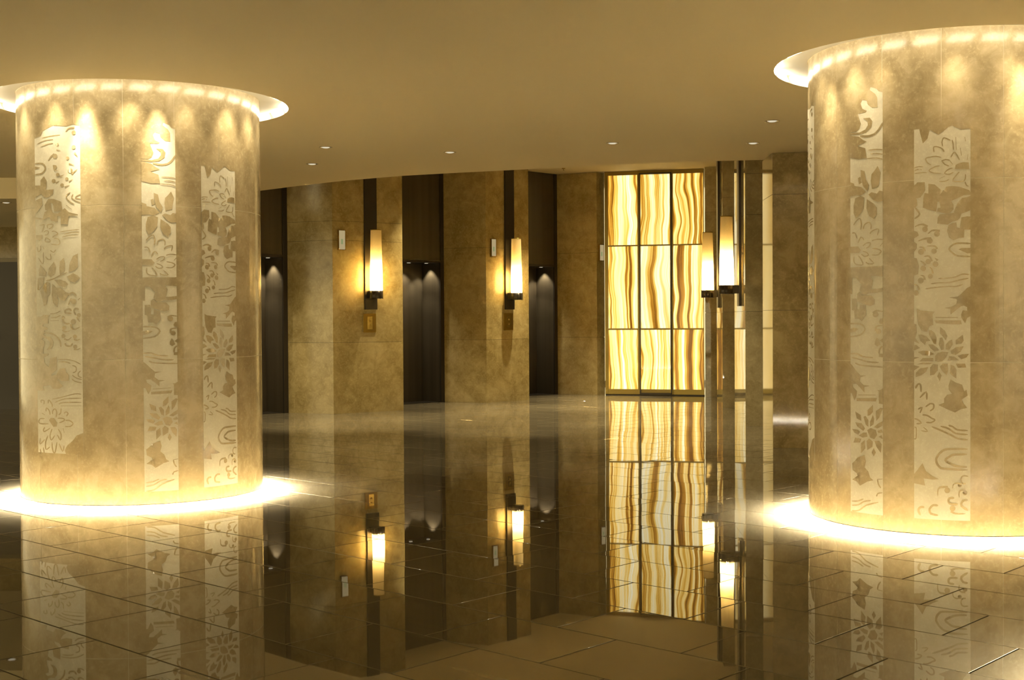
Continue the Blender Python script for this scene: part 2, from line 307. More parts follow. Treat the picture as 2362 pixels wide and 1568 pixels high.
# ------------------------------------------------------------------ etched pattern of the columns: heights and angles in thousandths (column radius = 1 m)
BANDS = [[-0.5458,-0.1919,0.136,2.744,[['leaf',[-551,2716,-512,2718,-505,2684,-489,2621,-459,2652,-445,2708,-414,2687,-391,2672,-360,2693,-328,2720,-306,2728,-253,2698,-186,2704,-186,2751,-551,2773]],
['petal',[-362,2595,-362,2603,-364,2613,-365,2623,-363,2632,-360,2641,-357,2646,-354,2646,-350,2645,-343,2642,-334,2637,-324,2631,-316,2629,-314,2631,-320,2638,-331,2644,-340,2649,-348,2652,-355,2654,-362,2652,-367,2644,-370,2634,-372,2624,-371,2613,-369,2602,-366,2594]],
['petal',[-308,2634,-307,2626,-305,2616,-303,2605,-302,2592,-301,2578,-299,2568,-295,2568,-294,2578,-295,2593,-296,2606,-298,2618,-301,2628,-304,2635]],
['petal',[-285,2652,-281,2567,-278,2567,-282,2652]],
['petal',[-416,2560,-416,2570,-418,2583,-417,2591,-412,2592,-402,2591,-392,2588,-383,2584,-373,2579,-367,2573,-363,2567,-360,2561,-357,2556,-354,2557,-353,2563,-356,2571,-362,2579,-370,2585,-380,2591,-390,2595,-401,2598,-413,2600,-423,2596,-425,2584,-423,2569,-420,2560]],
['petal',[-313,2519,-306,2527,-299,2541,-293,2548,-291,2548,-287,2544,-282,2537,-275,2525,-268,2510,-261,2500,-258,2502,-261,2513,-269,2529,-276,2541,-282,2549,-288,2555,-297,2555,-305,2545,-313,2531,-316,2520]],
['petal',[-373,2524,-380,2528,-392,2532,-404,2535,-417,2535,-430,2534,-441,2532,-453,2531,-465,2528,-474,2522,-474,2511,-468,2499,-462,2489,-453,2482,-444,2476,-437,2474,-435,2477,-441,2483,-449,2488,-456,2494,-462,2503,-466,2513,-467,2519,-462,2521,-452,2523,-440,2524,-428,2526,-416,2527,-405,2527,-393,2525,-382,2521,-373,2521]],
['petal',[-372,2497,-365,2498,-355,2501,-346,2503,-337,2502,-327,2499,-320,2499,-319,2502,-325,2507,-336,2509,-346,2511,-357,2508,-367,2505,-374,2500]],
['petal',[-370,2497,-367,2490,-361,2481,-353,2473,-343,2468,-332,2463,-324,2462,-323,2465,-330,2470,-340,2474,-349,2479,-355,2486,-361,2495,-367,2499]],
['petal',[-321,2497,-303,2473,-300,2475,-318,2500]],
['petal',[-382,2470,-391,2471,-402,2470,-415,2467,-429,2460,-444,2452,-453,2442,-449,2432,-437,2425,-423,2420,-406,2417,-387,2415,-373,2417,-373,2420,-387,2423,-406,2424,-422,2427,-434,2432,-444,2437,-446,2440,-440,2446,-426,2453,-412,2459,-401,2462,-389,2464,-382,2467]],
['petal',[-302,2452,-309,2453,-320,2450,-330,2446,-341,2438,-351,2428,-356,2417,-348,2410,-336,2407,-323,2406,-312,2410,-302,2415,-296,2421,-298,2424,-306,2422,-315,2417,-324,2414,-335,2414,-346,2417,-349,2418,-346,2423,-336,2432,-326,2439,-317,2443,-308,2446,-301,2449]],
['petal',[-262,2425,-268,2421,-275,2414,-282,2405,-292,2393,-303,2378,-304,2363,-286,2357,-259,2356,-238,2358,-227,2364,-222,2373,-220,2381,-219,2391,-219,2401,-222,2408,-225,2408,-226,2401,-226,2392,-227,2383,-229,2376,-232,2369,-240,2365,-260,2364,-285,2365,-299,2369,-297,2375,-287,2388,-276,2400,-270,2409,-263,2416,-260,2422]],
['petal',[-351,2400,-385,2385,-384,2382,-350,2397]],
['petal',[-386,2363,-377,2361,-363,2361,-350,2362,-339,2365,-329,2370,-323,2375,-324,2378,-332,2377,-341,2372,-351,2369,-363,2368,-377,2368,-387,2367]],
['petal',[-230,2649,-223,2621,-220,2622,-226,2650]],
['petal',[-256,2580,-250,2528,-246,2529,-253,2581]],
['petal',[-209,2537,-214,2499,-211,2499,-206,2536]],
['petal',[-227,2358,-227,2351,-224,2341,-220,2333,-214,2328,-208,2326,-204,2326,-203,2329,-206,2333,-210,2334,-214,2337,-217,2344,-220,2353,-224,2359]],
['flower_centre',[-288,2443,-284,2469,-261,2482,-235,2486,-203,2483,-199,2440]],
['ripple',[-545,2462,-537,2462,-525,2465,-514,2467,-504,2466,-494,2465,-487,2466,-486,2469,-493,2471,-503,2473,-515,2473,-526,2472,-538,2469,-546,2465]],
['ripple',[-541,2443,-535,2444,-526,2447,-518,2449,-510,2449,-502,2447,-496,2447,-495,2450,-501,2453,-510,2455,-519,2456,-529,2453,-537,2450,-543,2446]],
['ripple',[-542,2424,-532,2423,-518,2424,-505,2425,-490,2425,-474,2425,-463,2426,-464,2429,-474,2432,-490,2432,-505,2432,-519,2431,-533,2430,-542,2427]],
['leaf',[-552,2340,-523,2367,-477,2365,-473,2312,-505,2266,-552,2255]],
['leaf',[-454,2354,-414,2347,-382,2317,-360,2293,-342,2330,-306,2333,-261,2327,-199,2302,-185,2273,-235,2270,-279,2248,-324,2230,-459,2236,-454,2297]],
['leaf',[-486,2262,-477,2295,-414,2278,-395,2249,-400,2197,-405,2169,-445,2180,-489,2198]],
['leaf',[-382,2276,-360,2309,-324,2279,-315,2241,-297,2212,-297,2179,-319,2156,-342,2152,-377,2163,-400,2168,-395,2192,-377,2194,-384,2234]],
['leaf',[-284,2193,-270,2225,-243,2253,-212,2257,-183,2270,-183,2176,-212,2163,-248,2150,-257,2122,-270,2108,-306,2099,-333,2081,-369,2085,-398,2090,-395,2131,-382,2149,-342,2152,-297,2156]],
['leaf',[-248,2126,-212,2132,-183,2129,-183,2045,-230,2046,-232,1994,-261,1992,-297,1977,-324,1996,-337,2039,-328,2076,-306,2090,-279,2094,-275,2061,-257,2056,-252,2098]],
['leaf',[-552,2265,-528,2255,-523,2216,-542,2198,-552,2218]],
['leaf',[-552,2049,-524,2040,-514,2016,-542,1998,-552,1999]],
['leaf',[-552,1979,-526,1960,-528,1931,-545,1908,-552,1908]],
['leaf',[-552,1870,-528,1864,-514,1816,-519,1759,-552,1750]],
['stem',[-544,2201,-535,2187,-521,2169,-515,2157,-521,2148,-535,2139,-544,2129,-541,2125,-528,2129,-513,2140,-504,2156,-512,2175,-527,2194,-540,2205]],
['scroll',[-457,2055,-460,2044,-469,2037,-481,2037,-490,2045,-493,2056,-490,2067,-481,2073,-469,2073,-460,2066],[-455,2078,-463,2082,-473,2088,-485,2093,-496,2093,-506,2092,-516,2090,-525,2086,-535,2081,-540,2076,-539,2073,-532,2074,-522,2078,-513,2081,-504,2082,-496,2082,-488,2080,-479,2076,-470,2069,-463,2064]],
['scroll',[-382,2021,-385,2010,-394,2004,-406,2004,-415,2011,-418,2022,-415,2033,-406,2040,-394,2040,-385,2033],[-381,2048,-389,2049,-402,2051,-413,2052,-422,2052,-431,2050,-438,2046,-446,2039,-454,2032,-458,2025,-456,2023,-449,2026,-441,2033,-434,2038,-428,2040,-421,2040,-414,2040,-403,2038,-392,2035,-383,2032]],
['scroll',[-426,1978,-430,1966,-439,1959,-451,1960,-461,1967,-464,1979,-461,1991,-451,1997,-439,1997,-430,1990],[-436,2001,-444,2001,-457,2001,-469,2000,-479,1998,-488,1995,-497,1992,-506,1988,-514,1984,-519,1980,-518,1977,-512,1977,-503,1980,-494,1982,-486,1984,-477,1986,-467,1987,-457,1986,-445,1985,-436,1984]],
['scroll',[-481,1906,-485,1894,-494,1887,-506,1888,-516,1895,-520,1907,-516,1919,-506,1926,-494,1925,-485,1918],[-469,1912,-472,1919,-476,1930,-483,1939,-495,1942,-506,1942,-514,1939,-514,1936,-506,1934,-496,1932,-490,1930,-488,1925,-486,1916,-485,1909]],
['scroll',[-401,1908,-404,1898,-413,1892,-423,1892,-432,1899,-435,1909,-432,1920,-423,1926,-413,1926,-404,1919],[-393,1925,-396,1931,-402,1940,-412,1947,-429,1948,-449,1947,-464,1945,-464,1942,-449,1940,-429,1939,-415,1937,-410,1932,-408,1926,-407,1920]],
['scroll',[-437,1841,-440,1830,-449,1824,-460,1824,-469,1831,-472,1841,-469,1852,-460,1858,-449,1858,-440,1851],[-425,1846,-430,1856,-437,1870,-447,1881,-461,1883,-474,1880,-482,1876,-482,1874,-472,1873,-461,1874,-452,1872,-447,1864,-442,1850,-438,1840]],
['scroll',[-391,1823,-394,1812,-403,1805,-415,1806,-424,1813,-427,1824,-424,1835,-415,1842,-403,1841,-394,1834],[-390,1853,-413,1865,-414,1863,-401,1841]],
['scroll',[-468,1796,-472,1785,-481,1778,-492,1779,-501,1786,-505,1797,-501,1808,-492,1815,-481,1815,-472,1807],[-466,1820,-470,1825,-476,1832,-483,1839,-491,1844,-498,1847,-504,1848,-506,1846,-502,1841,-495,1836,-490,1831,-486,1824,-482,1817,-479,1811]],
['scroll',[-425,1743,-428,1733,-436,1728,-446,1728,-454,1734,-457,1744,-454,1753,-446,1759,-436,1759,-428,1753],[-418,1763,-421,1771,-424,1783,-428,1793,-434,1799,-440,1803,-445,1804,-446,1802,-443,1798,-439,1794,-436,1789,-434,1780,-432,1769,-432,1761]],
['scroll',[-483,1716,-487,1704,-497,1697,-509,1697,-518,1705,-522,1716,-518,1728,-509,1735,-497,1735,-487,1728],[-469,1721,-471,1728,-473,1738,-478,1748,-488,1753,-498,1754,-505,1753,-505,1751,-499,1747,-491,1744,-486,1740,-485,1735,-485,1727,-486,1720]],
['scroll',[-515,1635,-519,1625,-527,1618,-538,1618,-547,1625,-551,1636,-547,1646,-538,1653,-527,1653,-519,1646],[-505,1657,-508,1665,-513,1676,-520,1687,-529,1692,-538,1695,-544,1694,-545,1692,-540,1688,-533,1684,-527,1680,-524,1672,-521,1660,-519,1652]],
['arch',[-185,1956,-209,1961,-242,1963,-271,1963,-288,1960,-300,1955,-309,1949,-318,1941,-326,1932,-329,1921,-326,1910,-318,1901,-309,1893,-300,1884,-289,1876,-271,1869,-243,1866,-209,1864,-185,1866,-185,1871,-209,1875,-242,1877,-269,1880,-284,1886,-294,1893,-302,1901,-311,1909,-316,1916,-318,1921,-316,1926,-311,1933,-303,1939,-295,1945,-285,1949,-270,1952,-242,1951,-209,1949,-185,1951]],
['arch',[-266,1917,-248,1926,-185,1925,-185,1892,-212,1890]],
['ripple',[-391,1726,-378,1724,-360,1725,-341,1726,-323,1727,-305,1729,-287,1732,-271,1738,-256,1746,-243,1750,-227,1751,-211,1749,-199,1750,-198,1753,-210,1757,-227,1759,-244,1759,-259,1753,-274,1746,-289,1740,-306,1737,-324,1735,-342,1734,-360,1733,-378,1733,-391,1730]],
['ripple',[-438,1692,-426,1691,-409,1694,-391,1696,-370,1696,-347,1696,-323,1697,-300,1701,-277,1707,-256,1713,-235,1717,-216,1721,-203,1726,-203,1730,-217,1729,-237,1726,-258,1721,-279,1716,-302,1710,-324,1706,-347,1704,-370,1705,-391,1704,-411,1702,-428,1700,-439,1696]],
['ripple',[-472,1659,-458,1659,-437,1662,-413,1665,-384,1668,-351,1670,-324,1671,-305,1671,-292,1670,-278,1671,-263,1675,-248,1680,-238,1687,-239,1690,-250,1688,-265,1683,-280,1679,-292,1678,-305,1679,-324,1680,-352,1678,-384,1676,-414,1674,-438,1671,-459,1667,-473,1663]],
['leaf',[-185,1678,-212,1665,-252,1623,-270,1609,-324,1601,-283,1594,-274,1587,-281,1558,-306,1544,-353,1533,-317,1528,-315,1490,-279,1521,-252,1544,-234,1549,-212,1539,-212,1515,-239,1518,-250,1492,-248,1469,-225,1433,-212,1468,-185,1482]],
['leaf',[-528,1532,-505,1520,-414,1510,-427,1493,-423,1422,-445,1417,-464,1377,-496,1382,-519,1427,-526,1480]],
['ripple',[-409,1469,-270,1468,-270,1474,-409,1475]],
['ripple',[-416,1453,-252,1452,-245,1426,-315,1426,-405,1434]],
['flower_centre',[-411,1185,-411,1218,-395,1237,-368,1247,-328,1244,-342,1209,-368,1183,-395,1180]],
['petal',[-519,1358,-496,1360,-464,1346,-441,1318,-468,1313,-475,1289,-505,1317]],
['petal',[-450,1386,-436,1389,-414,1370,-402,1337,-405,1296,-420,1299,-436,1332,-450,1356]],
['petal',[-380,1410,-350,1384,-335,1351,-344,1320,-359,1341,-380,1365]],
['petal',[-389,1294,-382,1337,-368,1341,-355,1308,-357,1261,-373,1256]],
['petal',[-344,1294,-324,1318,-306,1327,-301,1294,-324,1256,-346,1261]],
['petal',[-283,1322,-261,1341,-239,1358,-234,1318,-248,1299,-283,1294]],
['petal',[-315,1252,-283,1275,-234,1282,-252,1247,-283,1226,-310,1233]],
['petal',[-272,1219,-243,1230,-201,1233,-216,1209,-248,1197]],
['petal',[-333,1190,-324,1218,-292,1214,-261,1190]],
['petal',[-283,1169,-225,1169,-218,1143,-270,1141]],
['petal',[-455,1294,-427,1294,-400,1275,-386,1256,-414,1246,-441,1270]],
['petal',[-521,1243,-491,1253,-450,1251,-416,1230,-450,1220,-491,1222]],
['petal',[-510,1181,-491,1203,-423,1206,-423,1182]],
['petal',[-528,1162,-491,1174,-427,1173,-445,1163]],
['petal',[-535,1076,-533,1107,-505,1136,-455,1144,-468,1113,-496,1091]],
['petal',[-443,1089,-443,1142,-423,1166,-395,1161,-395,1123,-418,1094]],
['petal',[-382,1147,-364,1168,-333,1169,-330,1124,-339,1093,-368,1119]],
['petal',[-319,1105,-315,1162,-292,1152,-279,1129,-279,1070,-301,1086]],
['petal',[-386,1114,-371,1090,-382,1050,-398,1085]],
['petal',[-552,1288,-533,1291,-507,1270,-542,1255,-552,1255]],
['petal',[-552,1210,-510,1208,-552,1193]],
['petal',[-552,1157,-510,1146,-552,1116]],
['petal',[-552,1432,-531,1427,-528,1375,-538,1336,-510,1298,-552,1317]],
['leaf',[-315,1065,-283,1044,-243,1030,-230,987,-216,997,-209,959,-247,933,-234,907,-212,879,-252,869,-288,847,-337,868,-391,895,-355,910,-355,939,-337,963,-306,970,-326,996,-328,1024]],
['petal',[-535,1000,-529,1006,-524,1015,-520,1021,-515,1025,-511,1026,-511,1026,-508,1013,-507,993,-503,978,-498,979,-495,994,-496,1015,-500,1031,-510,1039,-520,1036,-528,1030,-534,1022,-540,1012,-540,1003]],
['petal',[-506,938,-492,950,-476,967,-470,973,-470,966,-470,944,-466,927,-461,927,-458,944,-458,968,-466,985,-484,976,-500,958,-510,942]],
['petal',[-470,878,-461,883,-450,891,-442,897,-435,898,-428,896,-425,894,-424,889,-425,880,-427,873,-432,868,-440,862,-445,856,-442,852,-435,854,-426,860,-419,868,-415,878,-414,890,-416,900,-424,906,-434,908,-445,907,-456,900,-467,891,-473,882]],
['petal',[-519,861,-510,864,-499,870,-499,874,-501,868,-507,853,-510,840,-505,838,-498,849,-492,865,-490,879,-503,880,-515,873,-522,864]],
['petal',[-492,824,-485,821,-475,821,-465,819,-456,815,-445,808,-436,802,-426,797,-419,794,-418,795,-421,792,-430,786,-439,782,-449,782,-460,783,-468,781,-469,777,-461,772,-449,771,-437,772,-426,777,-415,784,-408,793,-413,803,-422,807,-431,811,-440,817,-451,824,-462,829,-474,831,-485,832,-492,828]],
['petal',[-545,798,-539,794,-531,792,-523,788,-515,783,-507,775,-504,775,-508,774,-521,773,-531,768,-531,764,-520,762,-506,764,-495,770,-499,782,-508,791,-518,798,-527,802,-536,804,-543,803]],
['petal',[-488,745,-479,735,-467,724,-462,720,-468,721,-486,723,-499,724,-500,720,-487,716,-469,713,-456,716,-461,729,-475,741,-486,748]],
['petal',[-544,743,-541,740,-537,739,-535,733,-534,714,-535,689,-537,671,-539,668,-542,669,-546,668,-547,665,-544,662,-536,661,-530,669,-528,689,-527,715,-527,735,-532,745,-539,747,-544,746]],
['ripple',[-434,748,-421,740,-401,732,-380,723,-358,713,-335,703,-315,693,-299,684,-285,676,-269,670,-247,666,-224,664,-208,666,-207,671,-223,676,-246,678,-266,681,-281,687,-294,695,-310,704,-331,713,-354,724,-375,734,-397,743,-417,751,-432,753]],
['ripple',[-378,752,-366,746,-347,741,-330,735,-317,726,-303,714,-284,704,-258,700,-229,698,-208,700,-208,705,-228,710,-256,711,-281,715,-297,724,-310,735,-325,746,-344,753,-363,757,-377,758]],
['ripple',[-328,759,-323,754,-314,752,-305,749,-298,743,-288,735,-274,728,-252,725,-226,724,-208,727,-208,732,-226,736,-251,737,-271,739,-282,745,-291,752,-300,759,-310,763,-320,766,-327,764]],
['arch',[-208,611,-243,616,-293,615,-333,613,-355,607,-367,600,-377,591,-388,580,-397,568,-404,557,-409,547,-412,536,-412,525,-409,511,-402,496,-393,485,-386,477,-375,471,-353,468,-307,466,-250,464,-208,468,-207,474,-249,479,-307,480,-352,482,-371,485,-377,489,-382,495,-390,505,-395,517,-398,528,-398,535,-396,541,-392,549,-386,560,-378,571,-368,580,-360,588,-351,593,-332,598,-292,600,-243,601,-208,605]],
['arch',[-213,577,-235,580,-267,579,-293,577,-309,573,-318,567,-326,561,-337,554,-349,544,-354,529,-345,517,-330,508,-316,501,-303,495,-290,490,-274,486,-252,484,-229,483,-213,486,-212,493,-228,497,-251,498,-271,501,-285,504,-297,509,-309,515,-323,522,-336,529,-341,533,-339,534,-329,542,-319,549,-311,555,-304,559,-292,562,-266,564,-235,566,-213,570]],
['leaf',[-492,506,-469,454,-428,424,-388,405,-428,400,-484,405,-474,358,-547,370,-549,428,-521,462]],
['scroll',[-205,431,-214,435,-227,437,-239,435,-247,429,-252,419,-255,410,-254,399,-251,388,-246,380,-237,375,-227,374,-220,376,-220,381,-226,384,-234,384,-240,387,-243,392,-245,401,-246,409,-244,416,-241,423,-236,426,-227,427,-215,426,-205,427]],
['scroll',[-292,287,-301,291,-314,290,-326,286,-333,277,-335,266,-334,257,-331,248,-324,241,-314,236,-299,235,-282,235,-270,239,-270,246,-282,250,-298,249,-311,251,-316,253,-319,257,-321,261,-321,266,-320,271,-319,274,-312,276,-301,276,-292,281]],
['scroll',[-208,277,-216,280,-229,278,-242,273,-250,262,-256,248,-254,231,-241,218,-224,206,-209,202,-206,207,-216,219,-232,230,-241,239,-242,246,-238,255,-233,261,-226,264,-216,265,-207,270]],
['scroll',[-392,233,-400,238,-412,239,-425,237,-437,230,-446,219,-453,207,-454,193,-451,179,-442,167,-426,162,-407,159,-393,162,-392,169,-405,174,-422,176,-434,180,-438,186,-440,195,-439,203,-435,211,-428,218,-421,223,-413,224,-402,223,-393,226]],
['scroll',[-479,217,-486,222,-497,222,-508,219,-517,211,-523,201,-525,189,-522,176,-516,163,-508,157,-502,160,-503,171,-508,182,-511,191,-509,196,-506,202,-502,205,-496,207,-487,207,-480,210]],
['scroll',[-245,370,-247,362,-254,357,-261,357,-268,362,-270,369,-268,377,-261,382,-254,382,-247,378],[-246,383,-255,385,-266,386,-278,387,-287,384,-294,379,-300,373,-303,363,-304,352,-303,344,-302,344,-299,352,-298,362,-295,369,-290,374,-284,376,-277,378,-268,377,-257,374,-249,372]],
['scroll',[-317,333,-320,322,-329,315,-341,314,-350,321,-353,332,-350,343,-341,351,-329,351,-320,344],[-332,362,-343,362,-359,361,-374,359,-384,354,-392,347,-397,337,-399,322,-399,305,-396,293,-394,293,-392,305,-391,321,-389,334,-384,340,-379,344,-371,346,-359,347,-344,347,-333,346]],
['scroll',[-210,321,-213,311,-220,305,-230,305,-237,311,-240,320,-237,329,-230,335,-220,335,-213,330],[-223,346,-231,345,-244,344,-255,340,-262,332,-265,323,-266,314,-266,304,-264,294,-261,287,-259,288,-258,295,-259,305,-259,314,-257,321,-254,327,-250,331,-242,332,-231,332,-223,332]],
['scroll',[-284,215,-288,204,-297,197,-308,196,-317,203,-320,214,-317,225,-308,233,-297,233,-288,226],[-317,189,-309,185,-298,179,-283,176,-263,176,-239,178,-222,182,-223,184,-239,186,-262,185,-282,187,-293,191,-302,198,-308,203]]]],[-1.0227,-0.7603,0.135,3.053,[['leaf',[-1024,3172,-961,3164,-954,3125,-874,3106,-856,3131,-805,3143,-747,3138,-747,2986,-788,2998,-805,3018,-851,3034,-857,3015,-816,2984,-800,2957,-797,2891,-839,2892,-874,2921,-880,2947,-917,2957,-932,2934,-917,2896,-880,2877,-892,2868,-955,2866,-942,2829,-929,2796,-942,2762,-968,2745,-1024,2747]],
['arch',[-911,2830,-857,2828,-837,2801,-845,2761,-887,2731,-948,2723,-1024,2729,-1024,2745,-942,2737,-893,2752,-872,2779,-875,2805]],
['ripple',[-936,2710,-920,2704,-897,2699,-874,2697,-854,2698,-835,2702,-819,2707,-805,2715,-794,2724,-783,2735,-770,2752,-758,2770,-753,2785,-758,2788,-770,2778,-782,2760,-794,2744,-805,2734,-815,2726,-826,2719,-841,2715,-858,2712,-875,2711,-896,2713,-919,2717,-935,2716]],
['leaf',[-1024,2727,-948,2710,-911,2683,-881,2669,-955,2647,-893,2625,-881,2558,-949,2555,-1025,2573]],
['ripple',[-869,2608,-851,2606,-827,2606,-805,2605,-787,2603,-770,2600,-759,2600,-758,2603,-770,2607,-787,2610,-806,2612,-828,2613,-852,2613,-869,2611]],
['ripple',[-851,2581,-839,2578,-822,2578,-806,2576,-788,2573,-771,2570,-759,2570,-758,2573,-770,2577,-788,2581,-805,2584,-823,2585,-840,2586,-851,2584]],
['ripple',[-881,2551,-859,2549,-831,2549,-806,2547,-786,2543,-769,2537,-756,2535,-755,2538,-767,2544,-784,2550,-805,2554,-831,2556,-860,2556,-881,2555]],
['leaf',[-931,2481,-899,2470,-887,2411,-862,2372,-875,2331,-912,2371,-928,2430]],
['leaf',[-954,2427,-935,2436,-922,2393,-945,2384]],
['leaf',[-797,2497,-774,2448,-780,2417,-791,2356,-841,2344,-850,2402,-844,2444,-820,2468]],
['leaf',[-1027,2407,-988,2393,-985,2377,-925,2364,-887,2327,-938,2304,-965,2312,-1027,2306]],
['leaf',[-868,2309,-844,2323,-803,2310,-785,2329,-751,2322,-749,2259,-797,2252,-832,2270]],
['leaf',[-978,2292,-932,2304,-900,2291,-906,2217,-938,2177,-972,2153,-992,2192,-992,2240]],
['leaf',[-881,2279,-826,2243,-803,2216,-803,2169,-826,2141,-862,2162,-884,2216]],
['petal',[-990,2106,-983,2111,-976,2121,-968,2129,-957,2138,-946,2146,-940,2147,-936,2142,-932,2128,-930,2113,-931,2099,-934,2083,-934,2072,-930,2071,-925,2081,-921,2097,-920,2113,-923,2129,-927,2144,-936,2155,-951,2153,-964,2144,-976,2135,-984,2126,-992,2116,-994,2108]],
['petal',[-1006,2053,-997,2051,-988,2052,-982,2050,-976,2040,-970,2025,-964,2014,-959,2015,-961,2027,-967,2043,-975,2055,-987,2060,-999,2059,-1007,2056]],
['petal',[-907,2075,-903,2083,-901,2095,-896,2104,-886,2110,-873,2115,-863,2116,-859,2113,-854,2106,-852,2098,-852,2089,-853,2080,-852,2072,-848,2072,-845,2078,-843,2088,-843,2098,-846,2108,-852,2118,-862,2124,-876,2123,-891,2117,-904,2109,-910,2098,-913,2085,-911,2076]],
['petal',[-855,2040,-849,2044,-844,2051,-836,2057,-821,2063,-803,2068,-794,2069,-795,2060,-800,2042,-802,2028,-798,2027,-792,2040,-786,2059,-788,2074,-805,2076,-824,2071,-841,2064,-851,2057,-857,2049,-858,2042]],
['petal',[-953,1982,-944,1994,-934,2011,-926,2020,-922,2017,-913,2007,-905,2000,-901,2002,-906,2011,-916,2023,-931,2027,-943,2015,-953,1997,-957,1983]],
['petal',[-914,1958,-905,1962,-895,1970,-885,1976,-874,1978,-862,1979,-857,1978,-857,1975,-861,1967,-866,1960,-873,1955,-883,1951,-888,1947,-886,1943,-878,1944,-868,1948,-859,1954,-853,1963,-848,1973,-850,1983,-862,1986,-876,1986,-889,1983,-901,1977,-912,1968,-917,1961]],
['petal',[-841,1991,-832,1992,-821,1996,-808,1998,-791,1998,-771,1996,-757,1998,-757,2001,-771,2004,-791,2006,-809,2006,-824,2003,-836,1999,-842,1995]],
['petal',[-759,1980,-781,1955,-778,1952,-756,1977]],
['petal',[-839,1941,-828,1938,-812,1935,-799,1932,-788,1928,-779,1923,-776,1919,-779,1914,-788,1906,-799,1900,-813,1899,-831,1901,-844,1900,-845,1897,-832,1893,-813,1892,-796,1893,-783,1899,-772,1909,-767,1919,-773,1928,-784,1935,-796,1940,-811,1943,-827,1945,-838,1945]],
['petal',[-916,1926,-907,1921,-894,1917,-884,1913,-877,1907,-873,1901,-873,1899,-878,1897,-889,1894,-899,1894,-907,1898,-916,1905,-924,1908,-927,1906,-922,1899,-913,1892,-901,1886,-888,1886,-874,1889,-865,1895,-865,1904,-870,1912,-879,1919,-891,1924,-905,1929,-915,1930]],
['petal',[-991,1894,-995,1884,-996,1869,-994,1856,-988,1846,-979,1839,-967,1833,-948,1830,-925,1828,-909,1833,-909,1847,-919,1864,-928,1878,-935,1887,-943,1895,-950,1899,-953,1897,-950,1890,-943,1883,-936,1874,-927,1860,-919,1845,-917,1838,-926,1836,-946,1838,-964,1841,-973,1845,-980,1850,-984,1858,-986,1869,-985,1883,-987,1894]],
['petal',[-864,1874,-854,1862,-838,1848,-831,1841,-836,1841,-853,1841,-868,1843,-876,1846,-883,1852,-889,1854,-892,1852,-889,1846,-881,1840,-870,1835,-854,1833,-835,1833,-822,1840,-831,1853,-847,1868,-861,1877]],
['flower_centre',[-1024,1962,-952,1961,-929,1934,-945,1916,-1024,1917]],
['leaf',[-1028,1794,-945,1807,-878,1813,-875,1784,-857,1768,-842,1799,-752,1827,-752,1759,-1028,1757]],
['leaf',[-1034,1758,-1034,1819,-751,1821,-751,1750,-850,1756,-831,1725,-844,1666,-807,1668,-751,1675,-751,1651,-801,1641,-863,1639,-888,1629,-921,1629,-941,1662,-928,1700,-969,1745,-1004,1746,-1005,1636,-1034,1637]],
['leaf',[-962,1635,-941,1651,-921,1626,-844,1622,-819,1595,-822,1562,-856,1552,-901,1563,-962,1583]],
['leaf',[-1008,1603,-969,1605,-959,1558,-962,1531,-941,1528,-938,1564,-892,1558,-885,1492,-921,1448,-948,1465,-983,1465,-987,1520,-1008,1526]],
['arch',[-1034,1429,-1005,1427,-967,1427,-937,1424,-918,1416,-906,1406,-902,1396,-906,1385,-919,1371,-938,1360,-968,1353,-1006,1349,-1035,1343,-1034,1338,-1005,1338,-965,1342,-932,1350,-910,1363,-895,1380,-889,1396,-895,1412,-911,1425,-933,1434,-966,1438,-1005,1438,-1034,1434]],
['arch',[-1034,1393,-990,1404,-948,1396,-983,1374,-1035,1368]],
['scroll',[-790,1494,-795,1482,-806,1475,-820,1475,-832,1482,-837,1494,-832,1507,-820,1514,-806,1514,-795,1506],[-824,1497,-820,1502,-814,1509,-806,1513,-790,1513,-769,1511,-754,1512,-753,1514,-768,1519,-789,1523,-808,1525,-823,1520,-833,1513,-839,1509]],
['scroll',[-771,1380,-775,1369,-786,1362,-799,1362,-809,1369,-813,1380,-809,1391,-799,1398,-786,1398,-775,1392],[-801,1384,-803,1392,-805,1402,-804,1408,-790,1413,-769,1416,-754,1420,-754,1422,-770,1423,-792,1422,-811,1417,-819,1405,-819,1391,-819,1382]],
['scroll',[-789,1448,-777,1467,-751,1470,-751,1426,-783,1432]],
['scroll',[-819,1312,-804,1340,-789,1323,-777,1291,-801,1277,-820,1291]],
['scroll',[-783,1318,-751,1340,-751,1297]],
['scroll',[-789,1229,-760,1229,-760,1205,-789,1207]],
['scroll',[-765,1282,-773,1279,-782,1271,-789,1261,-792,1248,-793,1235,-789,1226,-783,1226,-780,1235,-779,1247,-777,1256,-772,1264,-764,1271,-761,1278]],
['ripple',[-1027,1222,-1009,1220,-985,1221,-964,1220,-950,1216,-936,1208,-917,1202,-887,1199,-855,1197,-832,1198,-832,1203,-854,1207,-886,1209,-913,1212,-930,1218,-944,1225,-961,1231,-985,1232,-1010,1230,-1027,1226]],
['ripple',[-1013,1197,-995,1191,-969,1187,-944,1182,-922,1177,-901,1172,-877,1167,-845,1165,-812,1164,-790,1167,-789,1171,-812,1175,-845,1175,-875,1178,-898,1182,-918,1187,-940,1192,-966,1197,-992,1202,-1012,1202]],
['ripple',[-982,1160,-975,1153,-962,1148,-944,1144,-920,1141,-893,1139,-864,1138,-827,1136,-787,1135,-760,1136,-760,1141,-787,1145,-826,1146,-863,1148,-892,1150,-919,1151,-940,1154,-957,1158,-969,1163,-979,1164]],
['ripple',[-953,940,-814,946,-814,950,-953,945]],
['leaf',[-1035,1166,-1005,1144,-963,1102,-935,1078,-886,1079,-935,1064,-939,1036,-909,1013,-857,1009,-902,999,-902,961,-935,992,-970,1019,-1002,1017,-998,995,-963,969,-970,930,-988,902,-1009,951,-1035,955]],
['leaf',[-802,981,-751,988,-751,907,-784,906,-784,971]],
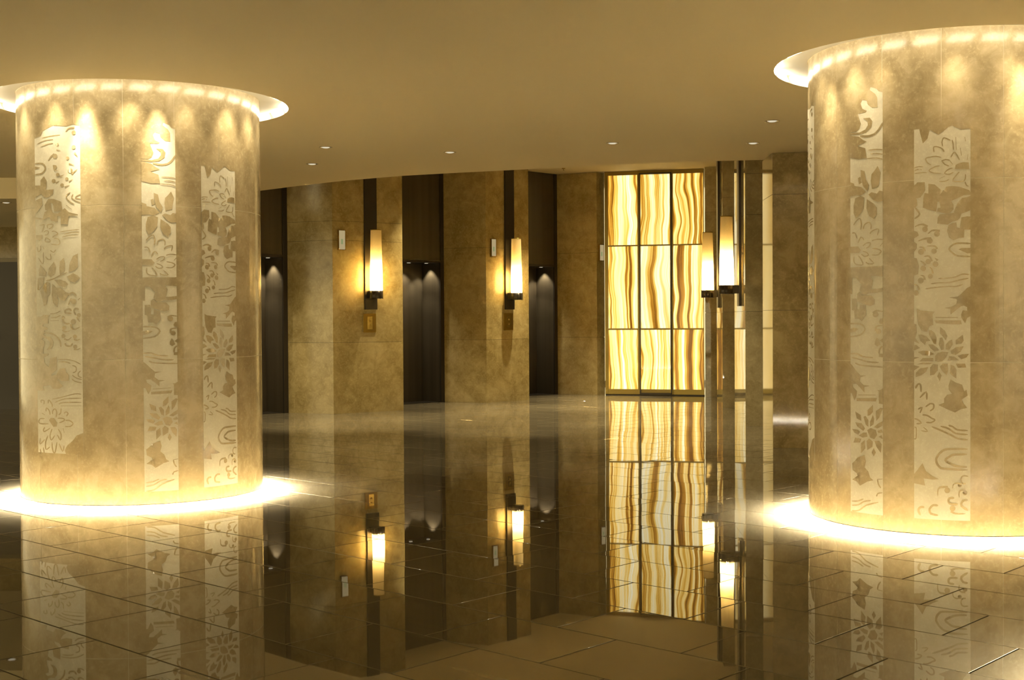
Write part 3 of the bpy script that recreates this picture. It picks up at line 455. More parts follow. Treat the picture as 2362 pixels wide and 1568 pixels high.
['ripple',[-966,920,-803,928,-812,905,-967,900]],
['leaf',[-790,976,-753,1000,-753,887,-790,891]],
['petal',[-981,828,-931,805,-928,766,-967,780]],
['petal',[-981,754,-924,749,-897,716,-911,698,-960,724]],
['petal',[-910,795,-893,802,-870,775,-870,729,-890,739]],
['petal',[-877,803,-877,842,-834,881,-834,833,-857,809]],
['petal',[-857,764,-834,813,-825,788,-828,749,-857,730]],
['petal',[-812,840,-775,864,-760,859,-787,796,-809,772]],
['petal',[-828,729,-793,756,-760,775,-763,741,-800,722]],
['petal',[-1007,706,-960,704,-938,691,-952,670,-989,682]],
['petal',[-949,664,-911,687,-884,689,-877,661,-917,652]],
['petal',[-996,612,-981,648,-928,643,-938,617]],
['petal',[-931,543,-931,612,-900,637,-894,580]],
['petal',[-880,570,-884,632,-864,650,-835,630,-838,596]],
['petal',[-822,636,-787,639,-769,617,-775,558,-809,598]],
['petal',[-828,588,-812,558,-828,529,-844,556]],
['petal',[-800,705,-769,718,-760,696,-793,692]],
['petal',[-793,666,-769,679,-760,652]],
['flower_centre',[-880,706,-851,722,-812,710,-803,677,-825,647,-857,657]],
['leaf',[-901,534,-890,490,-901,449,-871,423,-857,385,-832,367,-877,355,-939,320,-967,346,-1008,356,-960,387,-967,403,-1004,422,-1008,468,-982,488,-960,512]],
['scroll',[-802,378,-804,369,-802,356,-798,343,-792,332,-785,323,-777,318,-773,320,-776,328,-783,338,-789,347,-792,358,-794,371,-798,379]],
['scroll',[-763,384,-800,380,-800,375,-763,380]],
['scroll',[-804,259,-800,265,-798,272,-794,277,-785,280,-772,283,-763,287,-763,291,-773,292,-787,289,-800,284,-807,275,-810,266,-809,260]],
['ripple',[-1012,204,-999,202,-979,204,-959,207,-940,214,-921,222,-910,230,-912,234,-926,231,-944,223,-961,217,-979,214,-998,212,-1012,208]],
['ripple',[-1012,175,-996,174,-973,177,-951,183,-933,192,-917,203,-902,211,-884,216,-864,220,-851,225,-851,229,-865,230,-886,226,-906,220,-924,211,-940,200,-955,192,-975,187,-996,184,-1012,180]],
['ripple',[-1012,138,-998,135,-975,137,-951,143,-928,156,-906,173,-882,188,-850,199,-816,210,-793,219,-794,224,-819,219,-853,209,-886,197,-913,181,-935,164,-955,152,-976,147,-996,146,-1012,142]]]],[-1.9705,-1.4971,0.436,3.028,[['ripple',[-1871,2926,-1842,2926,-1804,2930,-1768,2933,-1733,2934,-1699,2935,-1676,2937,-1677,2941,-1700,2942,-1734,2942,-1769,2940,-1806,2937,-1845,2934,-1872,2929]],
['ripple',[-1933,2882,-1909,2886,-1878,2894,-1845,2900,-1809,2903,-1772,2904,-1747,2906,-1747,2910,-1773,2911,-1811,2910,-1849,2908,-1883,2901,-1915,2893,-1936,2885]],
['ripple',[-1889,2857,-1865,2859,-1834,2865,-1806,2870,-1783,2873,-1761,2874,-1747,2876,-1748,2880,-1763,2881,-1785,2880,-1809,2878,-1838,2873,-1869,2866,-1891,2860]],
['arch',[-1966,2730,-1936,2726,-1898,2724,-1871,2720,-1856,2711,-1846,2698,-1844,2686,-1850,2675,-1863,2664,-1881,2655,-1908,2652,-1943,2651,-1969,2648,-1968,2642,-1941,2639,-1904,2640,-1873,2644,-1850,2655,-1834,2669,-1826,2684,-1829,2701,-1842,2718,-1863,2731,-1897,2736,-1937,2738,-1967,2736]],
['arch',[-1967,2711,-1893,2695,-1968,2686]],
['scroll',[-1703,2775,-1708,2764,-1720,2758,-1736,2759,-1748,2767,-1753,2778,-1748,2789,-1735,2795,-1720,2794,-1708,2787],[-1741,2800,-1750,2795,-1763,2787,-1777,2778,-1788,2766,-1799,2754,-1804,2744,-1801,2742,-1790,2749,-1778,2760,-1766,2770,-1753,2777,-1739,2782,-1728,2786]],
['scroll',[-1708,2689,-1712,2679,-1723,2674,-1736,2675,-1747,2681,-1751,2691,-1746,2700,-1735,2706,-1722,2705,-1712,2699],[-1752,2707,-1751,2696,-1748,2680,-1741,2666,-1727,2660,-1712,2659,-1701,2660,-1701,2662,-1711,2665,-1724,2667,-1731,2671,-1734,2681,-1734,2696,-1734,2707]],
['scroll',[-1683,2628,-1686,2619,-1696,2614,-1708,2615,-1718,2621,-1721,2630,-1718,2639,-1708,2644,-1696,2643,-1686,2637],[-1678,2608,-1641,2625,-1642,2627,-1685,2620]],
['scroll',[-1724,2581,-1728,2572,-1739,2566,-1752,2567,-1763,2573,-1767,2583,-1763,2593,-1752,2598,-1738,2597,-1728,2591],[-1719,2559,-1688,2578,-1690,2580,-1728,2571]],
['scroll',[-1644,2545,-1647,2536,-1657,2531,-1668,2532,-1678,2538,-1681,2547,-1677,2555,-1668,2560,-1656,2560,-1647,2554],[-1633,2523,-1591,2542,-1592,2544,-1639,2535]],
['scroll',[-1600,2592,-1603,2584,-1611,2580,-1621,2580,-1629,2585,-1632,2593,-1629,2601,-1621,2606,-1611,2605,-1603,2600],[-1593,2565,-1559,2590,-1560,2591,-1601,2575]],
['scroll',[-1562,2655,-1566,2644,-1577,2638,-1590,2639,-1601,2646,-1605,2657,-1601,2668,-1590,2674,-1576,2674,-1566,2667],[-1565,2623,-1521,2664,-1523,2666,-1577,2635]],
['scroll',[-1591,2754,-1594,2746,-1602,2741,-1612,2742,-1620,2747,-1623,2755,-1620,2763,-1612,2767,-1602,2767,-1594,2762],[-1597,2705,-1546,2697,-1546,2699,-1593,2716]],
['scroll',[-1690,2864,-1693,2857,-1701,2853,-1710,2854,-1718,2858,-1721,2866,-1717,2872,-1710,2876,-1700,2876,-1693,2871],[-1714,2820,-1672,2816,-1671,2818,-1712,2829]],
['scroll',[-1532,2838,-1535,2828,-1545,2823,-1556,2823,-1565,2829,-1568,2839,-1565,2848,-1555,2854,-1544,2853,-1535,2847],[-1550,2791,-1516,2761,-1514,2762,-1538,2799]],
['scroll',[-1529,2951,-1533,2941,-1543,2935,-1555,2935,-1564,2942,-1568,2952,-1564,2962,-1554,2968,-1542,2968,-1533,2961],[-1542,2996,-1556,2995,-1575,2994,-1594,2990,-1608,2981,-1619,2970,-1625,2961,-1622,2959,-1613,2965,-1601,2975,-1589,2981,-1573,2983,-1555,2982,-1542,2982]],
['arch',[-1493,2472,-1505,2470,-1521,2464,-1533,2458,-1541,2452,-1545,2444,-1539,2435,-1525,2432,-1506,2430,-1493,2431,-1492,2434,-1505,2438,-1523,2440,-1535,2442,-1536,2444,-1534,2447,-1528,2452,-1517,2457,-1502,2462,-1491,2468]],
['arch',[-1563,2473,-1570,2467,-1577,2457,-1578,2444,-1569,2433,-1555,2422,-1539,2414,-1523,2408,-1506,2404,-1493,2404,-1492,2407,-1504,2412,-1520,2416,-1535,2421,-1549,2429,-1562,2438,-1569,2446,-1568,2454,-1562,2463,-1559,2471]],
['arch',[-1587,2488,-1601,2483,-1618,2472,-1629,2459,-1626,2444,-1616,2429,-1602,2416,-1585,2404,-1566,2394,-1551,2389,-1549,2392,-1561,2401,-1580,2411,-1596,2422,-1608,2434,-1617,2447,-1620,2457,-1611,2466,-1595,2476,-1584,2485]],
['arch',[-1627,2386,-1576,2352,-1574,2355,-1624,2389]],
['leaf',[-1976,2560,-1896,2555,-1895,2596,-1852,2626,-1821,2586,-1822,2537,-1838,2516,-1746,2517,-1754,2479,-1807,2455,-1847,2457,-1889,2486,-1978,2459]],
['leaf',[-1807,2444,-1747,2441,-1671,2416,-1659,2345,-1742,2343,-1755,2403,-1777,2415,-1771,2339,-1841,2358,-1848,2397]],
['leaf',[-1978,2437,-1881,2459,-1873,2398,-1937,2347,-1981,2327]],
['leaf',[-1976,2309,-1875,2293,-1849,2341,-1778,2371,-1756,2332,-1707,2324,-1639,2365,-1600,2332,-1521,2313,-1521,2305,-1601,2302,-1611,2240,-1677,2239,-1679,2302,-1707,2305,-1708,2259,-1780,2273,-1794,2301,-1859,2282,-1977,2293]],
['petal',[-1927,2208,-1923,2215,-1921,2225,-1916,2232,-1901,2237,-1881,2241,-1867,2243,-1862,2243,-1864,2245,-1865,2239,-1872,2223,-1883,2201,-1889,2185,-1883,2184,-1872,2199,-1861,2220,-1854,2237,-1852,2245,-1859,2250,-1869,2250,-1885,2248,-1907,2244,-1925,2238,-1934,2228,-1936,2216,-1933,2208]],
['petal',[-1817,2215,-1816,2223,-1818,2233,-1816,2238,-1799,2241,-1775,2241,-1761,2239,-1762,2237,-1769,2228,-1777,2221,-1786,2217,-1797,2214,-1805,2210,-1803,2207,-1793,2207,-1781,2210,-1770,2215,-1760,2224,-1752,2234,-1755,2245,-1774,2248,-1800,2248,-1822,2245,-1829,2234,-1827,2222,-1822,2214]],
['petal',[-1859,2182,-1850,2185,-1842,2190,-1835,2192,-1827,2191,-1817,2188,-1813,2186,-1814,2181,-1818,2174,-1824,2168,-1832,2166,-1844,2165,-1853,2163,-1852,2159,-1843,2158,-1829,2159,-1817,2162,-1808,2170,-1803,2179,-1803,2188,-1811,2195,-1824,2199,-1837,2200,-1848,2196,-1858,2190,-1862,2185]],
['petal',[-1773,2184,-1765,2183,-1755,2184,-1746,2184,-1733,2179,-1719,2171,-1714,2167,-1719,2165,-1733,2160,-1747,2155,-1757,2150,-1765,2145,-1769,2140,-1765,2138,-1758,2139,-1751,2144,-1742,2149,-1729,2153,-1713,2158,-1704,2167,-1712,2177,-1728,2185,-1743,2191,-1756,2192,-1767,2190,-1774,2187]],
['petal',[-1847,2111,-1842,2120,-1838,2131,-1835,2135,-1825,2133,-1809,2125,-1798,2118,-1795,2114,-1796,2110,-1799,2108,-1813,2108,-1833,2111,-1849,2111,-1850,2107,-1835,2103,-1813,2101,-1796,2101,-1787,2106,-1785,2115,-1790,2123,-1802,2131,-1820,2139,-1838,2142,-1849,2134,-1853,2121,-1852,2112]],
['petal',[-1745,2128,-1733,2126,-1717,2124,-1706,2121,-1699,2112,-1694,2100,-1694,2092,-1699,2088,-1710,2085,-1725,2084,-1743,2086,-1766,2089,-1782,2089,-1783,2086,-1767,2081,-1745,2078,-1724,2077,-1708,2078,-1694,2082,-1685,2089,-1685,2101,-1690,2115,-1700,2126,-1715,2132,-1733,2133,-1745,2132]],
['petal',[-1955,2072,-1956,2059,-1952,2042,-1943,2030,-1925,2030,-1910,2037,-1900,2047,-1898,2059,-1898,2072,-1903,2081,-1908,2081,-1911,2072,-1910,2059,-1912,2050,-1920,2042,-1931,2037,-1934,2035,-1939,2044,-1943,2060,-1949,2072]],
['petal',[-1793,2038,-1784,2030,-1769,2022,-1754,2018,-1741,2024,-1733,2034,-1730,2042,-1734,2044,-1742,2038,-1749,2029,-1755,2025,-1764,2028,-1778,2036,-1790,2040]],
['petal',[-1938,1982,-1928,1968,-1910,1949,-1895,1935,-1882,1931,-1872,1936,-1867,1948,-1866,1972,-1866,2003,-1869,2025,-1875,2025,-1878,2003,-1878,1972,-1879,1949,-1883,1940,-1883,1939,-1886,1941,-1900,1953,-1917,1971,-1932,1984]],
['petal',[-1850,1991,-1844,1981,-1832,1970,-1818,1963,-1803,1961,-1789,1964,-1780,1972,-1779,1986,-1783,2001,-1789,2012,-1794,2011,-1794,2000,-1790,1985,-1790,1975,-1795,1971,-1805,1969,-1813,1969,-1823,1976,-1835,1986,-1845,1992]],
['petal',[-1882,2074,-1865,2051,-1861,2053,-1877,2075]],
['flower_centre',[-1965,2166,-1878,2162,-1878,2135,-1914,2120,-1965,2133]],
['ripple',[-1688,2178,-1665,2178,-1634,2182,-1602,2185,-1568,2187,-1534,2189,-1510,2193,-1510,2196,-1534,2197,-1569,2195,-1603,2192,-1635,2189,-1666,2186,-1688,2182]],
['ripple',[-1648,2158,-1628,2160,-1602,2164,-1577,2168,-1552,2169,-1528,2169,-1511,2171,-1511,2175,-1528,2177,-1553,2177,-1578,2175,-1604,2172,-1630,2167,-1649,2161]],
['ripple',[-1668,2137,-1651,2138,-1627,2143,-1602,2147,-1574,2148,-1544,2148,-1523,2150,-1523,2153,-1544,2155,-1574,2155,-1603,2154,-1629,2151,-1653,2146,-1669,2140]],
['leaf',[-1913,1928,-1866,1894,-1834,1865,-1842,1833,-1929,1840,-1928,1884]],
['leaf',[-1822,1849,-1809,1898,-1752,1948,-1731,1901,-1742,1853,-1787,1826]],
['leaf',[-1699,1890,-1692,1949,-1654,1976,-1642,1932,-1646,1872,-1693,1841]],
['leaf',[-1610,1866,-1600,1931,-1568,1990,-1525,2008,-1526,1903,-1557,1876]],
['leaf',[-1627,1829,-1569,1855,-1533,1838,-1509,1816,-1552,1782,-1595,1790]],
['leaf',[-1750,1804,-1694,1808,-1640,1791,-1615,1769,-1641,1748,-1701,1759]],
['leaf',[-1773,1777,-1730,1743,-1688,1743,-1642,1710,-1609,1698,-1629,1661,-1649,1639,-1689,1645,-1724,1689,-1710,1640,-1725,1591,-1768,1624,-1782,1690]],
['leaf',[-1948,1824,-1867,1828,-1872,1773,-1931,1725,-1950,1731]],
['leaf',[-1860,1778,-1827,1794,-1796,1777,-1797,1695,-1829,1669,-1838,1614,-1871,1603,-1896,1675,-1913,1719]],
['stem',[-1842,1798,-1823,1797,-1797,1800,-1770,1805,-1746,1813,-1722,1822,-1698,1831,-1670,1841,-1643,1850,-1625,1859,-1627,1863,-1648,1859,-1675,1850,-1703,1840,-1727,1831,-1751,1821,-1775,1814,-1800,1810,-1826,1807,-1843,1802]],
['scroll',[-1620,1675,-1606,1681,-1590,1692,-1578,1697,-1568,1692,-1556,1681,-1544,1674,-1539,1678,-1545,1690,-1559,1703,-1578,1710,-1598,1703,-1615,1691,-1625,1679]],
['scroll',[-1514,1662,-1532,1646,-1527,1641,-1509,1658]],
['scroll',[-1542,1633,-1547,1620,-1559,1612,-1574,1613,-1587,1621,-1591,1633,-1586,1646,-1574,1654,-1558,1654,-1546,1646],[-1593,1661,-1597,1655,-1604,1646,-1610,1636,-1615,1626,-1619,1615,-1619,1607,-1615,1606,-1609,1612,-1604,1622,-1598,1630,-1590,1637,-1582,1644,-1576,1649]],
['ripple',[-1800,1536,-1784,1535,-1761,1536,-1739,1539,-1719,1545,-1701,1552,-1690,1560,-1692,1563,-1706,1559,-1724,1552,-1742,1546,-1762,1543,-1784,1542,-1800,1540]],
['ripple',[-1793,1505,-1777,1504,-1755,1505,-1734,1507,-1716,1512,-1700,1518,-1691,1524,-1692,1527,-1704,1525,-1719,1519,-1736,1515,-1756,1512,-1778,1511,-1794,1508]],
['ripple',[-1797,1482,-1710,1484,-1710,1487,-1797,1486]],
['leaf',[-1981,1517,-1910,1517,-1878,1531,-1800,1528,-1821,1509,-1822,1461,-1880,1461,-1892,1442,-1844,1432,-1823,1418,-1873,1403,-1859,1394,-1881,1374,-1845,1360,-1796,1355,-1770,1322,-1771,1283,-1798,1259,-1847,1251,-1811,1283,-1811,1317,-1831,1336,-1882,1350,-1905,1336,-1868,1321,-1868,1292,-1887,1263,-1888,1225,-1819,1223,-1833,1206,-1877,1193,-1871,1148,-1821,1119,-1806,1187,-1734,1200,-1735,1096,-1788,1067,-1795,1048,-1742,1058,-1704,1106,-1650,1112,-1645,1083,-1617,1055,-1617,1012,-1675,1008,-1730,1025,-1712,996,-1673,970,-1713,948,-1783,947,-1803,975,-1897,963,-1875,930,-1994,927]],
['arch',[-1866,1386,-1848,1382,-1822,1381,-1798,1378,-1778,1372,-1759,1365,-1743,1355,-1729,1345,-1717,1332,-1708,1320,-1703,1304,-1701,1288,-1696,1276,-1689,1277,-1686,1289,-1688,1307,-1693,1324,-1703,1339,-1716,1353,-1732,1365,-1750,1375,-1771,1384,-1793,1390,-1819,1393,-1846,1395,-1866,1392]],
['scroll',[-1585,1562,-1587,1570,-1596,1577,-1608,1581,-1623,1580,-1637,1576,-1649,1570,-1656,1562,-1657,1550,-1648,1540,-1628,1536,-1605,1534,-1588,1536,-1587,1542,-1603,1547,-1626,1549,-1640,1552,-1642,1554,-1641,1557,-1638,1561,-1631,1564,-1619,1567,-1611,1568,-1605,1566,-1598,1560,-1590,1558]],
['scroll',[-1521,1572,-1526,1579,-1537,1584,-1550,1586,-1561,1580,-1569,1572,-1573,1560,-1569,1546,-1562,1533,-1553,1525,-1547,1528,-1548,1539,-1555,1551,-1558,1560,-1556,1566,-1551,1570,-1548,1572,-1542,1571,-1533,1567,-1524,1567]],
['scroll',[-1647,1505,-1649,1513,-1657,1521,-1674,1523,-1678,1511,-1679,1496,-1676,1483,-1670,1471,-1661,1462,-1648,1454,-1632,1452,-1616,1453,-1605,1457,-1606,1463,-1617,1466,-1631,1465,-1642,1467,-1649,1471,-1656,1478,-1660,1486,-1662,1497,-1662,1509,-1662,1513,-1668,1511,-1662,1505,-1653,1502]],
['scroll',[-1654,1307,-1657,1301,-1655,1292,-1646,1283,-1632,1278,-1616,1276,-1600,1277,-1587,1285,-1579,1295,-1577,1304,-1583,1307,-1591,1303,-1598,1294,-1605,1290,-1615,1290,-1628,1291,-1637,1294,-1640,1297,-1641,1303,-1647,1308]],
['scroll',[-1505,1526,-1508,1517,-1518,1511,-1529,1511,-1538,1517,-1542,1527,-1538,1536,-1529,1542,-1517,1542,-1508,1536],[-1547,1510,-1543,1504,-1539,1495,-1533,1486,-1527,1480,-1520,1475,-1514,1473,-1512,1475,-1515,1480,-1520,1485,-1524,1491,-1527,1499,-1530,1508,-1532,1515]],
['scroll',[-1548,1474,-1552,1462,-1565,1454,-1580,1454,-1592,1462,-1597,1475,-1592,1487,-1579,1495,-1564,1495,-1552,1487],[-1605,1454,-1602,1444,-1598,1430,-1590,1417,-1577,1411,-1563,1410,-1550,1412,-1535,1418,-1521,1425,-1513,1432,-1514,1435,-1526,1432,-1540,1426,-1552,1422,-1563,1422,-1572,1424,-1577,1427,-1581,1435,-1583,1447,-1584,1457]],
['scroll',[-1637,1427,-1641,1417,-1651,1411,-1664,1411,-1674,1417,-1678,1427,-1674,1437,-1663,1443,-1651,1443,-1641,1437],[-1681,1408,-1674,1403,-1662,1396,-1647,1391,-1629,1394,-1612,1399,-1600,1404,-1601,1406,-1614,1405,-1631,1401,-1645,1401,-1654,1405,-1663,1412,-1669,1418]],
['scroll',[-1647,1363,-1651,1353,-1661,1347,-1674,1347,-1684,1353,-1688,1363,-1684,1372,-1673,1378,-1660,1378,-1650,1372],[-1663,1335,-1653,1332,-1639,1327,-1623,1327,-1609,1335,-1596,1346,-1589,1355,-1591,1356,-1601,1350,-1614,1341,-1625,1336,-1635,1338,-1646,1343,-1655,1347]],
['scroll',[-1541,1358,-1545,1348,-1554,1342,-1566,1342,-1576,1348,-1579,1358,-1575,1367,-1566,1374,-1554,1374,-1545,1367],[-1572,1330,-1564,1328,-1553,1325,-1541,1324,-1529,1328,-1518,1334,-1512,1340,-1513,1342,-1522,1340,-1533,1336,-1542,1334,-1550,1336,-1559,1340,-1565,1343]],
['scroll',[-1540,1279,-1543,1269,-1553,1263,-1564,1263,-1574,1269,-1577,1279,-1574,1289,-1564,1295,-1552,1295,-1543,1289],[-1571,1253,-1562,1253,-1549,1252,-1536,1253,-1525,1257,-1515,1263,-1510,1269,-1511,1270,-1519,1269,-1529,1265,-1538,1262,-1548,1263,-1560,1265,-1568,1267]],
['ripple',[-1724,1176,-1701,1175,-1668,1175,-1638,1175,-1615,1172,-1593,1168,-1572,1163,-1550,1155,-1529,1145,-1513,1139,-1511,1143,-1525,1152,-1546,1162,-1569,1171,-1591,1176,-1613,1180,-1637,1183,-1668,1183,-1701,1183,-1725,1180]],
['ripple',[-1715,1158,-1697,1156,-1673,1156,-1650,1155,-1632,1152,-1615,1147,-1602,1146,-1601,1149,-1612,1155,-1629,1160,-1649,1163,-1672,1165,-1697,1164,-1715,1162]],
['ripple',[-1588,1129,-1579,1126,-1567,1123,-1559,1119,-1555,1111,-1555,1099,-1557,1090,-1564,1085,-1576,1081,-1584,1076,-1582,1072,-1572,1073,-1559,1078,-1549,1086,-1546,1099,-1546,1113,-1551,1124,-1563,1131,-1577,1134,-1587,1133]],
['ripple',[-1514,1092,-1523,1088,-1532,1080,-1539,1071,-1540,1061,-1538,1051,-1532,1043,-1523,1038,-1512,1036,-1504,1037,-1503,1040,-1510,1044,-1520,1046,-1526,1049,-1529,1054,-1531,1061,-1530,1068,-1525,1075,-1516,1083,-1512,1090]],
['ripple',[-1590,1056,-1582,1047,-1568,1038,-1553,1030,-1535,1024,-1517,1021,-1504,1020,-1503,1024,-1515,1028,-1533,1032,-1549,1037,-1563,1045,-1576,1054,-1587,1059]],
['ripple',[-1596,1027,-1590,1020,-1579,1011,-1564,1003,-1543,998,-1520,994,-1504,994,-1503,997,-1519,1002,-1541,1006,-1560,1011,-1573,1018,-1584,1026,-1593,1030]],
['ripple',[-1790,861,-1770,863,-1741,868,-1706,874,-1659,885,-1608,897,-1567,905,-1541,907,-1523,905,-1510,905,-1509,908,-1521,912,-1541,914,-1569,913,-1610,904,-1662,892,-1708,882,-1743,875,-1772,870,-1791,865]],
['ripple',[-1762,836,-1736,843,-1701,855,-1660,865,-1607,869,-1550,871,-1510,874,-1510,877,-1550,879,-1608,877,-1662,872,-1704,862,-1740,850,-1763,839]],
['ripple',[-1720,824,-1711,826,-1700,831,-1674,836,-1620,838,-1555,839,-1511,841,-1510,845,-1555,847,-1620,846,-1675,843,-1703,839,-1716,833,-1722,827]],
['ripple',[-1701,811,-1511,815,-1511,818,-1701,815]],
['flower_centre',[-1828,696,-1808,715,-1772,714,-1737,678,-1744,649,-1780,645]],
['petal',[-1955,675,-1947,682,-1942,692,-1935,699,-1919,701,-1896,702,-1879,705,-1879,710,-1896,712,-1920,711,-1944,706,-1957,696,-1963,684,-1962,676]],
['petal',[-1962,691,-1966,682,-1962,670,-1943,661,-1906,659,-1862,661,-1832,665,-1832,669,-1862,671,-1905,669,-1937,670,-1947,675,-1949,684,-1954,691]],
['petal',[-1916,831,-1914,838,-1917,846,-1918,848,-1912,848,-1898,847,-1891,845,-1891,839,-1894,829,-1893,821,-1886,820,-1879,828,-1876,839,-1878,850,-1893,856,-1911,858,-1928,855,-1933,845,-1929,835,-1923,830]],
['petal',[-1834,828,-1829,837,-1827,850,-1829,852,-1822,847,-1808,833,-1798,822,-1796,815,-1797,808,-1795,803,-1789,802,-1784,807,-1782,815,-1786,826,-1796,839,-1812,853,-1828,862,-1841,852,-1843,838,-1840,828]],
['petal',[-1858,764,-1855,773,-1854,785,-1855,788,-1851,786,-1838,777,-1829,768,-1825,758,-1823,747,-1818,739,-1812,739,-1809,748,-1811,760,-1816,772,-1828,784,-1842,793,-1859,797,-1868,786,-1869,773,-1865,764]],
['petal',[-1783,745,-1780,753,-1781,762,-1779,770,-1773,776,-1765,782,-1762,783,-1758,780,-1752,772,-1749,761,-1750,748,-1754,732,-1753,720,-1748,720,-1741,731,-1737,747,-1736,763,-1740,775,-1747,786,-1758,792,-1772,790,-1783,782,-1791,773,-1794,762,-1793,752,-1789,745]],
['petal',[-1701,794,-1704,784,-1705,770,-1708,759,-1713,753,-1720,749,-1724,743,-1721,740,-1713,741,-1704,747,-1696,756,-1693,770,-1692,784,-1695,795]],
['petal',[-1667,752,-1660,755,-1653,760,-1649,762,-1645,761,-1639,757,-1637,754,-1639,749,-1646,741,-1649,734,-1645,732,-1637,736,-1629,745,-1625,754,-1630,763,-1639,769,-1650,771,-1660,767,-1668,761,-1671,755]],
['petal',[-1914,747,-1880,735,-1877,739,-1910,751]],
['petal',[-1733,713,-1716,711,-1694,711,-1678,709,-1672,706,-1670,704,-1671,702,-1683,696,-1703,688,-1718,681,-1716,677,-1699,680,-1678,687,-1663,695,-1658,705,-1663,713,-1674,718,-1693,720,-1716,720,-1733,717]],
['petal',[-1657,697,-1647,695,-1633,696,-1621,695,-1609,690,-1596,682,-1591,676,-1594,670,-1604,663,-1615,657,-1630,655,-1647,656,-1661,654,-1661,649,-1648,646,-1630,646,-1612,648,-1598,655,-1586,665,-1581,677,-1589,688,-1603,698,-1618,704,-1633,706,-1647,704,-1657,701]],
['petal',[-1819,635,-1839,628,-1864,616,-1883,609,-1888,609,-1889,611,-1890,614,-1887,621,-1879,630,-1877,638,-1883,640,-1893,634,-1901,624,-1905,615,-1904,607,-1895,600,-1879,600,-1857,609,-1831,621,-1816,632]],
['petal',[-1798,630,-1809,616,-1819,595,-1825,576,-1824,558,-1818,543,-1803,535,-1787,545,-1772,563,-1764,576,-1769,579,-1783,567,-1797,551,-1805,544,-1806,547,-1810,560,-1812,575,-1806,593,-1796,613,-1792,628]],
['petal',[-1733,630,-1727,618,-1715,603,-1707,589,-1706,571,-1709,553,-1709,547,-1713,554,-1724,572,-1736,585,-1741,583,-1735,568,-1723,549,-1708,538,-1697,551,-1694,572,-1695,591,-1704,608,-1717,624,-1729,632]],
['petal',[-1683,637,-1671,601,-1666,602,-1678,639]],
['petal',[-1942,549,-1950,533,-1955,512,-1946,496,-1920,506,-1894,525,-1880,540,-1885,542,-1906,530,-1931,513,-1941,506,-1939,512,-1934,533,-1935,549]],
['petal',[-1844,575,-1857,562,-1869,542,-1878,521,-1881,498,-1880,475,-1872,459,-1849,461,-1829,474,-1818,484,-1822,487,-1838,480,-1856,469,-1863,466,-1866,477,-1866,499,-1863,520,-1855,540,-1843,559,-1839,574]],
['petal',[-1800,524,-1802,505,-1801,480,-1797,459,-1789,445,-1777,434,-1760,439,-1751,464,-1742,499,-1740,526,-1746,526,-1755,500,-1763,465,-1771,443,-1771,442,-1778,450,-1784,462,-1788,482,-1789,506,-1794,524]],
['petal',[-1725,515,-1718,494,-1704,467,-1689,450,-1674,463,-1670,485,-1670,502,-1675,502,-1681,486,-1686,465,-1684,459,-1693,471,-1707,498,-1720,517]],
['petal',[-1948,463,-1949,450,-1943,433,-1934,419,-1920,412,-1901,409,-1886,418,-1885,437,-1889,460,-1897,477,-1904,476,-1905,458,-1900,435,-1900,420,-1903,419,-1911,420,-1921,425,-1927,436,-1933,453,-1941,464]],
['leaf',[-1491,605,-1555,583,-1591,541,-1641,503,-1667,465,-1655,434,-1494,396]],
['leaf',[-1969,3090,-1730,3069,-1738,3021,-1862,2982,-1888,2945,-1972,2931]],
['leaf',[-1737,3070,-1470,3056,-1471,2997,-1554,3016,-1616,3003,-1738,3016]]]]]
BAND_NAMES = ['wide', 'narrow', 'side']
RINGS = [(0.034, 1.1735), (1.1765, 2.3805), (2.3835, CEIL+0.055)]
SEAM = math.radians(-43.9)
def wrap(r, phi, z): return (r*math.sin(phi), -r*math.cos(phi), z)
def flat_to_shell(polys, r, lim):
    """cut flat outlines (angle, height) into narrow strips, clip them to the band and wrap them round the column"""
    bm = bmesh.new()
    for p in polys:
        pts = []
        for i in range(0, len(p), 2):
            q = (p[i]/1000, p[i+1]/1000)
            if not pts or (abs(q[0]-pts[-1][0])+abs(q[1]-pts[-1][1])) > 0.0011: pts.append(q)
        if len(pts) < 3: continue
        vs = [bm.verts.new((x, y, 0)) for x, y in pts]
        es = [bm.edges.new((vs[i], vs[(i+1) % len(vs)])) for i in range(len(vs))]
        bmesh.ops.triangle_fill(bm, use_beauty=True, use_dissolve=False, edges=es)
    def geom(): return list(bm.verts)+list(bm.edges)+list(bm.faces)
    for co, no in (((lim[0], 0, 0), (-1, 0, 0)), ((lim[1], 0, 0), (1, 0, 0)), ((0, lim[2], 0), (0, -1, 0)), ((0, lim[3], 0), (0, 1, 0))):
        bmesh.ops.bisect_plane(bm, geom=geom(), plane_co=co, plane_no=no, clear_outer=True)
    if not bm.faces: bm.free(); return None
    xs = [v.co.x for v in bm.verts]; x = math.ceil(min(xs)/0.03)*0.03
    while x < max(xs):
        bmesh.ops.bisect_plane(bm, geom=geom(), plane_co=(x, 0, 0), plane_no=(1, 0, 0)); x += 0.03
    bm.verts.index_update(); bm.normal_update()
    for f in bm.faces:
        if f.normal.z < 0: f.normal_flip()
    v = [wrap(r, w.co.x, w.co.y) for w in bm.verts]; f = [tuple(w.index for w in q.verts) for q in bm.faces]
    bm.free(); return v, f
panel_me = {}
for z0, z1 in RINGS:
    prof = [(0.97, z0), (0.9995, z0), (1.0, z0+0.0005), (1.0, z1-0.0005), (0.9995, z1), (0.97, z1)]
    w = math.radians(22.5)/2-0.0012
    v, f = lathe_vf(prof, 14, -w, w)
    k = len(prof); f += [tuple(range(k)), tuple(range(14*k, 15*k))[::-1]]
    me = mesh('stone_panel', v, f, M['column']); panel_me[z0] = me
motif_cache = []
